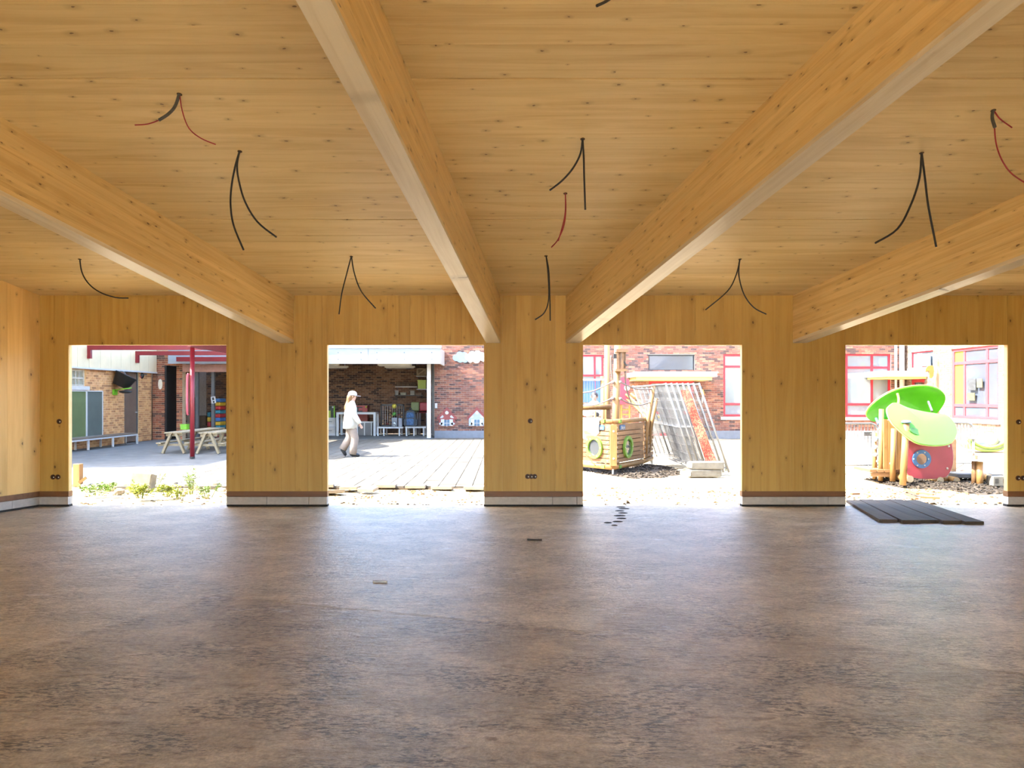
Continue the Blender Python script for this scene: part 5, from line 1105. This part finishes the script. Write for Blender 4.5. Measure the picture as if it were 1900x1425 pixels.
# play tower with slide behind the ship
YT = 22.0; T = thing('play_tower', 'play tower with blue slats, red rounded panel and yellow slide behind the ship', 'play tower', (XY(1110, YT), YT, 0))
M_PB = pmx('tower_blue', (0.10, 0.22, 0.42), .08, 5, .5); M_PR = pmx('tower_red', (0.42, 0.06, 0.10), .06, 4, .45); M_PY = pmx('tower_yellow', (0.52, 0.38, 0.06), .06, 4, .45)
for k in range(9): MB().ab((XY(1070 + k * 5, YT), YT, ZY(747, YT)), (XY(1074 + k * 5, YT), YT + .03, ZY(707, YT))).build('blue_slat', M_PB, T)
MB().ab((XY(1066, YT), YT - .04, ZY(706, YT)), (XY(1121, YT), YT + .06, ZY(703, YT))).build('top_rail', M_WHITE, T)
MB().ab((XY(1066, YT), YT - .02, ZY(749, YT)), (XY(1150, YT), YT + 1.0, ZY(747, YT))).build('platform', M_HULL, T)
for px in (1067, 1117, 1150): MB().tube([(XY(px, YT), YT + .03, 0), (XY(px, YT), YT + .03, ZY(698, YT))], .05, 10).build('post', M_LOG, T, True)
MB().prism([((p[0] - 1152) / K * YT, -(p[1] - 725) / K * YT) for p in ((1136, 752), (1137, 720), (1145, 702), (1158, 699), (1168, 706), (1166, 722), (1172, 748))][::-1], P(1152, 725, YT - .05), (1, 0, 0), (0, 0, 1), (0, -1, 0), .03).build('red_panel', M_PR, T)
MB().ell(P(1163.5, 720, YT - .12), (.085, .03, .085), None, 14, 8).build('white_window', M_WHITE, T, True)
sl_ = [P(1160, 738, YT), P(1172, 748, YT - .4), P(1186, 762, YT - .9), P(1200, 776, YT - 1.4), P(1212, 783, YT - 1.7)]
for s in (0, 1):
    MB().tube(spline([p + Vector((.25 * s, .45 * s, .12)) for p in sl_], 4), .035, 8).build('slide_rail', M_PY, T, True)
sd = MB()
for p in sl_: sd.v += [p + Vector((0, 0, .0)), p + Vector((.25, .45, .0)), p + Vector((.25, .45, -.03)), p + Vector((0, 0, -.03))]
for i in range(4):
    for k in range(4): sd.f.append([i * 4 + k, i * 4 + (k + 1) % 4, (i + 1) * 4 + (k + 1) % 4, (i + 1) * 4 + k])
sd.build('slide_chute', M_PY, T, True)
for px in (1188, 1204): MB().tube([(XY(px, YT - 1), YT - 1.0, 0), (XY(px, YT - 1), YT - 1.0, ZY(768 if px < 1200 else 781, YT - 1))], .03, 8).build('slide_leg', M_GREYM, T)
for k in range(5): MB().tube([P(1153, 760 + k * 9, YT), P(1168, 760 + k * 9, YT)], .02, 6).build('ladder_rung', M_PY, T)
for px in (1153, 1168): MB().tube([(XY(px, YT), YT, 0), (XY(px, YT), YT, ZY(752, YT))], .025, 8).build('ladder_rail', M_PY, T)
# ---------------------------------------------------------------- fourth opening: leaf play hut
YH = 13.8; T = thing('leaf_play_hut', 'play hut with two green leaf roofs, red porthole panel and log posts', 'play hut', (XY(1700, YH), YH, 0))
M_G1 = pmx('leaf_green', (0.09, 0.62, 0.0), .08, 4, .4); M_G2 = pmx('leaf_lime', (0.17, 0.62, 0.07), .04, 3, .4); M_RIM = pmx('leaf_rim', (0.42, 0.55, 0.15), .05, 6, .5)
def z4(x, y): return (1555 + x / 4.13, 620 + y / 4.13)
def onplane(pts, c, n):
    c, n = Vector(c), Vector(n).normalized(); E = Vector((0, 0, H)); out = []
    for (px, py) in pts:
        d = P(px, py, 1.0) - E; out.append(E + d * ((c - E).dot(n) / d.dot(n)))
    return out
def closed(pts, n=5):
    m = len(pts); out = []
    for i in range(m):
        p0, p1, p2, p3 = (Vector(pts[(i + k) % m]) for k in (-1, 0, 1, 2))
        for k in range(n):
            t = k / n; out.append(0.5 * ((2 * p1) + (p2 - p0) * t + (2 * p0 - 5 * p1 + 4 * p2 - p3) * t * t + (3 * p1 - p0 - 3 * p2 + p3) * t ** 3))
    return out
def sheet(name, outl, c, n, th, m, rim=None, bulge=0.0, parent=None):
    n = Vector(n).normalized(); pts = onplane([z4(*p) for p in outl], c, n); pts = closed(pts); ctr = sum(pts, Vector()) / len(pts); b = MB(); k = len(pts)
    rings = [1.0, .8, .55, .28]
    for s in (0, 1):
        for q in rings: b.v += [ctr + (p - ctr) * q + n * (bulge * (1 - q * q) + s * th) for p in pts]
        b.v.append(ctr + n * (bulge + s * th))
    st = len(rings) * k + 1
    for s in (0, 1):
        o_ = s * st
        for r_ in range(3):
            for i in range(k):
                j = (i + 1) % k; f_ = [o_ + r_ * k + i, o_ + r_ * k + j, o_ + (r_ + 1) * k + j, o_ + (r_ + 1) * k + i]; b.f.append(f_ if s else f_[::-1])
        for i in range(k): f_ = [o_ + 3 * k + i, o_ + 3 * k + (i + 1) % k, o_ + st - 1]; b.f.append(f_ if s else f_[::-1])
    for i in range(k): j = (i + 1) % k; b.f.append([i, st + i, st + j, j])
    o = b.build(name, m, parent or T, 'auto')
    if rim: MB().tube(pts + [pts[0]], .014, 6, False).build('leaf_edge', rim, o, True)
    return o
upper = [(215, 610), (240, 555), (300, 498), (370, 452), (450, 420), (540, 400), (620, 392), (700, 396), (770, 420), (810, 460), (815, 500), (795, 545), (750, 600), (680, 640), (560, 650), (450, 640), (360, 650), (290, 662), (245, 655)]
sheet('leaf_roof', upper, P(1680, 745, YH + .45), (0.05, -.80, -.60), .03, M_G1, M_RIM, -.22)
lower = [(372, 590), (398, 548), (440, 531), (520, 565), (620, 592), (740, 612), (820, 626), (872, 668), (902, 735), (890, 800), (845, 842), (740, 856), (620, 842), (545, 805), (470, 742), (405, 675)]
LR = sheet('leaf_roof', lower, P(1708, 788, YH - .45), (0.1, -.86, .5), .03, M_G2, M_RIM, .05)
ho = MB().prism(circle(.12, 20, .06), *[onplane([z4(590, 752)], P(1708, 788, YH - .45) + Vector((0, -.03, .02)), (0.1, -.86, .5))[0]] , Vector((.93, .1, -.33)).normalized(), Vector((.25, .45, .85)).normalized(), Vector((.1, -.86, .5)).normalized(), .035).build('leaf_hole', pmx('leaf_hole_green', (0.06, 0.20, 0.04), .1, 6, .5), T)
redo = closed([Vector((*z4(*p), 0)) for p in ((540, 815), (600, 838), (690, 850), (790, 845), (850, 822), (868, 880), (873, 940), (866, 1010), (835, 1075), (790, 1098), (690, 1106), (590, 1100), (535, 1078), (502, 1020), (492, 950), (505, 880))], 4)
YR = YH - .38; hc = z4(637, 957); ang = sorted([(math.atan2(-(p[1] - hc[1]), p[0] - hc[0]), p) for p in redo])
s_ = YR / K; outer = [((p[0] - hc[0]) * s_, -(p[1] - hc[1]) * s_) for a, p in ang]; inner = [(math.cos(a) * .115, math.sin(a) * .115) for a, p in ang]
RPn = MB().ringprism(outer, inner, P(*hc, YR), (1, 0, 0), (0, 0, 1), (0, -1, 0), .035).build('red_panel', pmx('hut_red', (0.40, 0.035, 0.06), .05, 4, .4), T)
MB().tube([P(*hc, YR) + Vector((p[0], -.018, p[1])) for p in outer + outer[:1]], .012, 6, False).build('panel_edge', pmx('pink_edge', (.6, .35, .36), .05, 5, .5), RPn, True)
PR = MB().ringprism(circle(.165, 28), circle(.10, 28), P(*hc, YR - .035), (1, 0, 0), (0, 0, 1), (0, -1, 0), .03).build('porthole_ring', pmx('porthole_blue', (0.04, 0.15, 0.36), .05, 5, .4), T)
for k in range(6): MB().lathe([(.014, 0), (.006, .008)], P(*hc, YR - .065) + Vector((math.cos(k * 1.047) * .133, 0, math.sin(k * 1.047) * .133)), (0, -1, 0), 8).build('bolt', M_BOLT, PR)
for p in ((532, 848), (848, 858), (522, 1018), (836, 1030)): MB().lathe([(.022, 0), (.02, .01), (.006, .016)], P(*z4(*p), YR - .035), (0, -1, 0), 10).build('bolt', M_BOLT, RPn)
def hpost(name, pts, r, m=None, n=12): return MB().tube([P(*p) for p in pts], r, n).build(name, m or M_LOG, T, True)
hpost('post', [(1634, 892, YH + .1), (1635.5, 759, YH + .1)], .045); hpost('post', [(1656, 893, YH - .1), (1658.5, 795, YH - .1)], .05); hpost('post', [(1675, 900, 13.25), (1681.5, 786, 13.25)], .058); hpost('post', [(1738, 888, YH + .7), (1738.5, 672, YH + .7)], .043); hpost('post', [(1752, 896, YH - .25), (1752, 880, YH - .25)], .06)
MB().lathe([(.01, -.02), (.085, -.012), (.07, .02), (.01, .035)], P(1681.5, 783, 13.25), (0, 0, 1), 16).build('post_cap', pmx('cap_blue', (.22, .36, .55), .05, 6, .4), T, True)
for k in range(7):
    a = 1640 + k * 6.3; MB().ab(P(a, 880, YH), P(a + 5.2, 778 + k * 2.4, YH + .03)).build('wall_board', (M_LOG, M_PY)[k > 4], T)
cp = hpost('climbing_post', [(1623, 889, YH + .35), (1623, 803, YH + .35)], .045)
for py in (816, 830, 844): MB().ell(P(1624.5, py, YH + .27), (.042, .05, .042), None, 12, 8).build('climbing_knob', M_BOLT, cp, True)
MB().ell(P(1626, 814, YH + .27), (.05, .045, .04), None, 12, 8).build('climbing_knob', MATS['cap_blue'], cp, True)
for py, px in ((796, 1630.5), (856, 1628), (860, 1652.5)): MB().ell(P(px, py, YH - .0), (.025, .02, .025), None, 10, 6).build('bolt', M_BOLT, T, True)
for k in range(5): MB().ab((XY(1612, YH) + k * .14, YH - .05, ZY(876, YH)), (XY(1612, YH) + k * .14 + .12, YH + .6, ZY(871, YH))).build('deck_board', M_HULL, T)
MB().ab((XY(1614, YH), YH - .04, ZY(884, YH)), (XY(1684, YH), YH + .02, ZY(877, YH))).build('deck_beam', M_HULL, T)
MB().bar(P(1740, 680, YH + .66), P(1744, 695, YH + .66), .02, .02).build('post_bracket', M_GREYM, T)
for (px, py) in ((1689, 889), (1745, 891.5)):
    c = P(px, py, YH - .42); lg = MB().tube([c, c + Vector((0, 1.1, 0))], .066, 16).build('log', M_LOG, T, 'auto'); MB().prism(circle(.060, 16), c, (1, 0, 0), (0, 0, 1), (0, -1, 0), .006).build('log_end', pmx('log_end', (.50, .42, .28), .1, 12, .7), lg)
MB().tube(spline([P(1665, 730, YH + .0), P(1667.5, 740, YH - .05), P(1666.5, 752, YH - .2)], 4), .022, 8).build('leaf_stem', M_PY, T, True)
fl_ = [(668, 290), (672, 262), (690, 243), (715, 240), (728, 255), (730, 285), (722, 330), (700, 335), (698, 300), (690, 282), (680, 282)]
sheet('orange_leaf', fl_, P(1724, 690, YH + .64), (0, -1, 0), .02, pmx('hut_orange', (.50, .25, .03), .05, 5, .4))
MB().bar(P(*z4(690, 515), YH + .1), P(*z4(720, 590), YH - .1), .03, .03).build('brace', M_DGREY, T); MB().bar(P(*z4(290, 645), YH + .3), P(*z4(310, 690), YH + .1), .03, .03).build('brace', M_PB, T)
MB().ab(P(1686, 886, YH + .25), P(1772, 815, YH + .29)).build('back_wall', M_HULL, T)
# stepping deck to the right of the hut
T = thing('stepping_deck', 'low grey deck with log stubs and a round disc right of the leaf hut', 'playground deck', (XY(1800, YH), YH, 0))
M_DK = pmx('deck_grey', (.13, .13, .13), .1, 6, .7)
MB().ab((XY(1758, YH), YH - .3, ZY(883, YH)), (XY(1842, YH), YH + .25, ZY(877, YH))).build('deck_plate', M_DK, T)
for (px, py) in ((1775, 892), (1836, 886.5)):
    c = P(px, py, YH - .42); lg = MB().tube([c, c + Vector((0, .8, 0))], .066, 16).build('log', M_LOG, T, 'auto'); MB().prism(circle(.060, 16), c, (1, 0, 0), (0, 0, 1), (0, -1, 0), .006).build('log_end', MATS['log_end'], lg)
hpost2 = lambda name, pts, r, m: MB().tube([P(*p) for p in pts], r, 12).build(name, m, T, True)
hpost2('log_stub', [(1808, 906, 13.2), (1808.5, 845, 13.2)], .05, M_HULL); hpost2('log_stub', [(1818, 904, 13.1), (1818, 857, 13.1)], .055, M_LOG); hpost2('pole', [(1806, 850, 13.25), (1806, 813, 13.25)], .02, M_GREYM)
MB().lathe([(.01, -.012), (.18, -.008), (.18, .012), (.01, .016)], P(1812, 854, 13.15), (0, 0, 1), 24).build('round_disc', M_GREYM, T, True)
MB().lathe([(.01, -.01), (.10, -.006), (.10, .008), (.01, .012)], P(1808, 813.5, 13.25), (0, 0, 1), 20).build('small_disc', M_GREYM, T, True)
T = None
for (px, py, w_, h_, lab) in ((1857, 902, .26, .17, 'grey hollow concrete block at the right edge of the leaf hut mulch'),):
    c = G(px, py); B2 = thing('hollow_block', lab, 'block', c); MB().ab((c.x - w_ / 2, c.y, 0), (c.x + w_ / 2, c.y + .2, h_)).build('body', M_FOOT, B2, bevel=.01)
    for s in (-.07, .07): MB().ab((c.x + s - .03, c.y - .004, .05), (c.x + s + .03, c.y + .002, .13)).build('slot', M_BLACK, B2)
# crowd barriers
def barrier(label, px0, px1, Y, nb_):
    xa, xb = XY(px0, Y), XY(px1, Y); B2 = thing('crowd_barrier', label, 'barrier', ((xa + xb) / 2, Y, 0), 'steel crowd barriers'); zt, zb_ = 1.04, .22; r = .13
    M_BAR = M_GALV
    fr = [(xa, zb_), (xa, zt - r), (xa + r * .3, zt - r * .3), (xa + r, zt), (xb - r, zt), (xb - r * .3, zt - r * .3), (xb, zt - r), (xb, zb_), (xa, zb_)]
    MB().tube([(p[0], Y, p[1]) for p in fr], .02, 8).build('frame', M_BAR, B2, True)
    for k in range(1, nb_): x = xa + (xb - xa) * k / nb_; MB().tube([(x, Y, zb_), (x, Y, zt)], .0085, 6).build('bar', M_BAR, B2)
    for x in (xa + .18, xb - .18):
        for s in (-1, 1): MB().bar((x - s * .02, Y, zb_), (x + s * .13, Y - s * .28, .0), .03, .012).build('foot', M_BAR, B2)
    return B2
b1_ = barrier('steel crowd barrier with a small white label left of the leaf hut', 1535, 1629, 14.6, 15)
MB().ab((XY(1601, 14.56), 14.555, ZY(809, 14.56)), (XY(1620, 14.56), 14.575, ZY(800, 14.56))).build('label_plate', M_BOLT, b1_)
for k in range(3): MB().ab((XY(1603, 14.56), 14.55, ZY(803 + k * 2.4, 14.56)), (XY(1617 - 3 * (k % 2), 14.56), 14.556, ZY(801.8 + k * 2.4, 14.56))).build('label_print', M_BLACK, b1_)
barrier('steel crowd barrier right behind the leaf hut', 1722, 1806, 15.0, 14)
# green-rimmed play boat far right
c = G(1822, 836); T = thing('rocking_boat', 'pale crescent rocking boat with green rim before the right wing', 'playground toy', c)
n_ = 14; wpx = 40; oL = [(-1 + 2 * k / n_) for k in range(n_ + 1)]; s_ = c.y / K
up_ = [(x * wpx * s_, (.10 + .30 * x * x)) for x in oL]; dn = [(x * wpx * s_, (.02 + .36 * x * x * x * x)) for x in oL[::-1]]
MB().prism(up_[::-1] + dn[::-1], (c.x, c.y - .3, 0), (1, 0, 0), (0, 0, 1), (0, 1, 0), .6).build('hull', pmx('boat_cream', (.45, .45, .28), .05, 5, .5), T)
MB().tube([(c.x + p[0], c.y - .32, p[1]) for p in up_], .035, 8).build('rim', M_PLGREEN, T, True); MB().tube([(c.x + p[0], c.y - .32, p[1]) for p in dn], .03, 8).build('keel_edge', M_PLGREEN, T, True)
for s in (-.45, .3): MB().ell((c.x + s, c.y, .30), (.14, .2, .2), None, 12, 8).build('seat', MATS['boat_cream'], T, True)
# scattered wood scraps before the hut
random.seed(51)
for (x0_, y0_, x1_, y1_, lab) in ((515, 1195, 610, 1225, 'pale wood scrap on the sand before the red porthole panel'), (600, 1215, 730, 1230, 'short flat board scrap on the sand before the leaf hut'), (630, 1250, 780, 1256, 'longer dark stick on the sand before the leaf hut'), (520, 1225, 605, 1262, 'slanting thin stick on the sand left of the board scrap'), (100, 1225, 160, 1222, 'short twig on the sand at the left of the right opening')):
    a, b_ = G(*z4(x0_, y0_)), G(*z4(x1_, y1_)); tag(MB().bar(a + up * .0, b_ + up * .0, .05, .03).build('wood_scrap', M_HULL), lab, 'scrap')
# ---------------------------------------------------------------- people
M_SKIN = pm('skin', (0.42, 0.25, 0.18), .06, 20, .6)
def person(label, loc, yaw, J, cols, hair_long, cap):
    """J: joints in metres, x ahead, y to the left, z up from the ground"""
    Rz = Matrix.Rotation(yaw, 3, 'Z'); loc = Vector(loc); T = thing('person', label, 'person', loc)
    W = lambda p: loc + Rz @ Vector(p)
    V = []; E = []; Rr = []
    def vert(p, r, frm=None):
        V.append(Vector(p)); Rr.append(r)
        if frm is not None: E.append((frm, len(V) - 1))
        return len(V) - 1
    pel = vert(J['pelvis'], .125); sp = vert(J['waist'], .115, pel); ch = vert(J['chest'], .13, sp); nk = vert(J['neck'], .055, ch)
    hd = Vector(J['head']); j0 = vert(hd + Vector((.005, 0, -.085)), .062, nk); h1 = vert(hd, .083, j0); h2 = vert(hd + Vector((-.01, 0, .07)), .072, h1)
    ns = vert(hd + Vector((.088, 0, -.02)), .014, h1)
    for s in ('l', 'r'):
        sh = vert(J['shoulder_' + s], .055, ch); el = vert(J['elbow_' + s], .042, sh); wr = vert(J['wrist_' + s], .028, el)
        d = (V[wr] - V[el]).normalized(); side = d.cross(Vector((0, 1, 0))).normalized(); pm_ = vert(V[wr] + d * .06, .032, wr)
        kn = V[pm_]; q = Vector((0, 1, 0))
        for f in range(4):
            b0 = vert(kn + d * .035 + side * (-.024 + .016 * f), .0095, pm_); b1_ = vert(V[b0] + d * (.035, .042, .04, .03)[f] - q * .008, .0085, b0); vert(V[b1_] + d * .025 - q * .018, .007, b1_)
        t0 = vert(kn - d * .02 + side * -.035, .011, pm_); vert(V[t0] + d * .035 + side * -.018, .009, t0)
        hp = vert(J['hip_' + s], .09, pel); ke = vert(J['knee_' + s], .058, hp); an = vert(J['ankle_' + s], .038, ke); to = vert(J['toe_' + s], .032, an)
    me = bpy.data.meshes.new('body'); me.from_pydata([tuple(Rz @ p) for p in V], E, []); me.update(); me.materials.append(M_SKIN)
    o = bpy.data.objects.new('body', me); COL.objects.link(o); o.parent = T; ORG[o] = loc
    sm = o.modifiers.new('skin', 'SKIN'); sm.use_smooth_shade = True
    for i, sv in enumerate(me.skin_vertices[0].data): sv.radius = (Rr[i], Rr[i]); sv.use_root = (i == 0)
    ss = o.modifiers.new('sub', 'SUBSURF'); ss.levels = 1; ss.render_levels = 1
    jm, tm, hm, sm_ = cols
    ring = lambda c, a, b_, n=18, ph=0: [W(Vector(c) + Vector((a * math.cos(2 * math.pi * k / n), b_ * math.sin(2 * math.pi * k / n), .008 * math.sin(5 * k + ph)))) for k in range(n)]
    pz = Vector(J['pelvis']); cz = Vector(J['chest']); nz = Vector(J['neck']); hem = J.get('hem', .74)
    jk = MB().loft([ring((pz.x - .01, 0, hem), .185, .235, ph=1), ring((pz.x, 0, hem + .12), .185, .235, ph=2), ring((pz.x + .0, 0, 1.05), .165, .215, ph=3), ring((cz.x, 0, 1.25), .155, .215), ring((cz.x, 0, 1.36), .125, .20), ring((nz.x, 0, 1.42), .085, .11), ring((nz.x + .01, 0, 1.455), .07, .075)]).build('jacket', jm, T, True)
    for s in ('l', 'r'):
        a, b_, c = (Vector(J[q + s]) for q in ('shoulder_', 'elbow_', 'wrist_')); dd = (c - b_).normalized()
        MB().tube([W(p) for p in (a + Vector((0, 0, .0)), a.lerp(b_, .5), b_, b_.lerp(c, .5), c + dd * .02)], [.082, .075, .07, .066, .062], 12).build('sleeve', jm, jk, True)
    tr = MB().loft([ring((pz.x, 0, .80), .15, .19), ring((pz.x, 0, .92), .16, .20), ring((pz.x, 0, 1.0), .14, .18)]).build('trousers', tm, T, True)
    for s in ('l', 'r'):
        a, b_, c = (Vector(J[q + s]) for q in ('hip_', 'knee_', 'ankle_'))
        MB().tube([W(p) for p in (a + Vector((0, 0, .03)), a.lerp(b_, .5), b_, b_.lerp(c, .5), c + Vector((0, 0, -.01))) ], [.115, .108, .098, .095, .098], 12).build('trouser_leg', tm, tr, True)
        an, to = Vector(J['ankle_' + s]), Vector(J['toe_' + s]); dv = (to - an); f_ = dv.normalized(); heel = an - f_ * .05 + Vector((0, 0, -.02))
        MB().tube([W(p) for p in (heel - f_ * .02, heel + f_ * .04, an.lerp(to, .5), to, to + f_ * .04)], [.03, .052, .05, .044, .02], 10).build('shoe', sm_, T, True)
    # face
    hx = hd
    for s in (-1, 1):
        MB().ell(W(hx + Vector((.074, s * .03, .012))), (.010, .010, .007), None, 8, 6).build('eye', M_BLACK, T, True)
        MB().ell(W(hx + Vector((-.005, s * .083, -.005))), (.016, .010, .028), None, 8, 6).build('ear', M_SKIN, T, True)
    MB().ell(W(hx + Vector((.072, 0, -.062))), (.010, .024, .006), Rz, 8, 6).build('mouth', pm('lips', (.30, .10, .09), .05, 9, .5), T, True)
    hr = MB().ell(W(hx + Vector((-.025, 0, .025))), (.092, .093, .105), Rz, 16, 12)
    if hair_long:
        pth = [(-.06, 0, .02), (-.10, -.01, -.12), (-.14, -.03, -.30), (-.14, -.04, -.46), (-.12, -.05, -.58)]
        hr.tube(spline([W(hx + Vector(p)) for p in pth], 4), [.075 + .01 * math.sin(k) - .055 * max(0, k - 9) / 7 for k in range(17)], 12)
    hr.build('hair', hm, T, True)
    if cap is not None:
        rings = [[W(hx + Vector((-.008 + rr * math.cos(2 * math.pi * k / 20) * 1.06, rr * math.sin(2 * math.pi * k / 20), zz))) for k in range(20)] for rr, zz in ((.108, .025), (.109, .06), (.098, .10), (.07, .128), (.03, .142), (.004, .145))]
        cp = MB().loft(rings).build('cap', cap, T, True)
        MB().prism([(.02 + .185 * math.cos(a_), .085 * math.sin(a_)) for a_ in [(-1.5 + 3.0 * k / 14) for k in range(15)]], W(hx + Vector((0, 0, .022))), Rz @ Vector((1, 0, -.12)).normalized(), Rz @ Vector((0, 1, 0)), Rz @ Vector((.12, 0, 1)).normalized(), .010).build('brim', cap, cp)
        MB().ell(W(hx + Vector((.06, -.085, .065))), (.016, .012, .012), Rz, 8, 6).build('badge', pm('cap_badge', (.15, .3, .5), .05, 9, .5), cp, True)
    return T
p = G(650, 847)
J1 = dict(pelvis=(0, 0, .93), waist=(0, 0, 1.06), chest=(.015, 0, 1.27), neck=(.03, 0, 1.43), head=(.065, 0, 1.575),
          shoulder_r=(.02, -.18, 1.36), elbow_r=(.10, -.235, 1.10), wrist_r=(.225, -.24, .88), shoulder_l=(.02, .18, 1.36), elbow_l=(-.06, .23, 1.10), wrist_l=(.02, .24, .87),
          hip_r=(0, -.09, .88), knee_r=(.12, -.09, .49), ankle_r=(.06, -.09, .075), toe_r=(.20, -.09, .035), hip_l=(0, .09, .88), knee_l=(-.02, .09, .49), ankle_l=(-.20, .09, .19), toe_l=(-.13, .09, .05), hem=.73)
person('person in white cap, white jacket and beige trousers walking past the shelter', (p.x, p.y, 0), math.radians(12), J1,
       (pm('jacket_white', (.42, .42, .38), .10, 6, .8), pm('trousers_beige', (.24, .19, .15), .08, 6, .8), pm('hair_blonde', (.15, .075, .025), .3, 25, .6), pm('shoe_black', (.02, .02, .02), .1, 9, .5)), True, pm('cap_white', (.45, .46, .48), .04, 6, .7))
J2 = dict(pelvis=(0, 0, .90), waist=(0, 0, 1.04), chest=(0, 0, 1.26), neck=(0, 0, 1.42), head=(.02, 0, 1.565),
          shoulder_r=(0, -.18, 1.36), elbow_r=(.05, -.25, 1.10), wrist_r=(.20, -.12, 1.10), shoulder_l=(0, .18, 1.36), elbow_l=(.05, .25, 1.10), wrist_l=(.20, .10, 1.12),
          hip_r=(0, -.09, .86), knee_r=(.02, -.10, .48), ankle_r=(0, -.11, .07), toe_r=(.14, -.12, .035), hip_l=(0, .09, .86), knee_l=(.02, .10, .48), ankle_l=(0, .11, .07), toe_l=(.14, .12, .035), hem=.86)
T2 = person('person in white top and pale jeans standing behind the play ship', (XY(1103, 19.6), 19.6, 0), math.radians(-95), J2,
       (pm('top_white', (.36, .36, .36), .08, 6, .8), pm('jeans_pale', (.16, .19, .23), .2, 9, .8), pm('hair_dark', (.03, .022, .018), .2, 20, .5), MATS['shoe_black']), False, None)
cc = Vector((XY(1103, 19.6), 19.6 - .25, 1.10)); 
MB().box(cc, (.16, .08, .12)).build('held_bag', M_BLACK, T2, bevel=.02)
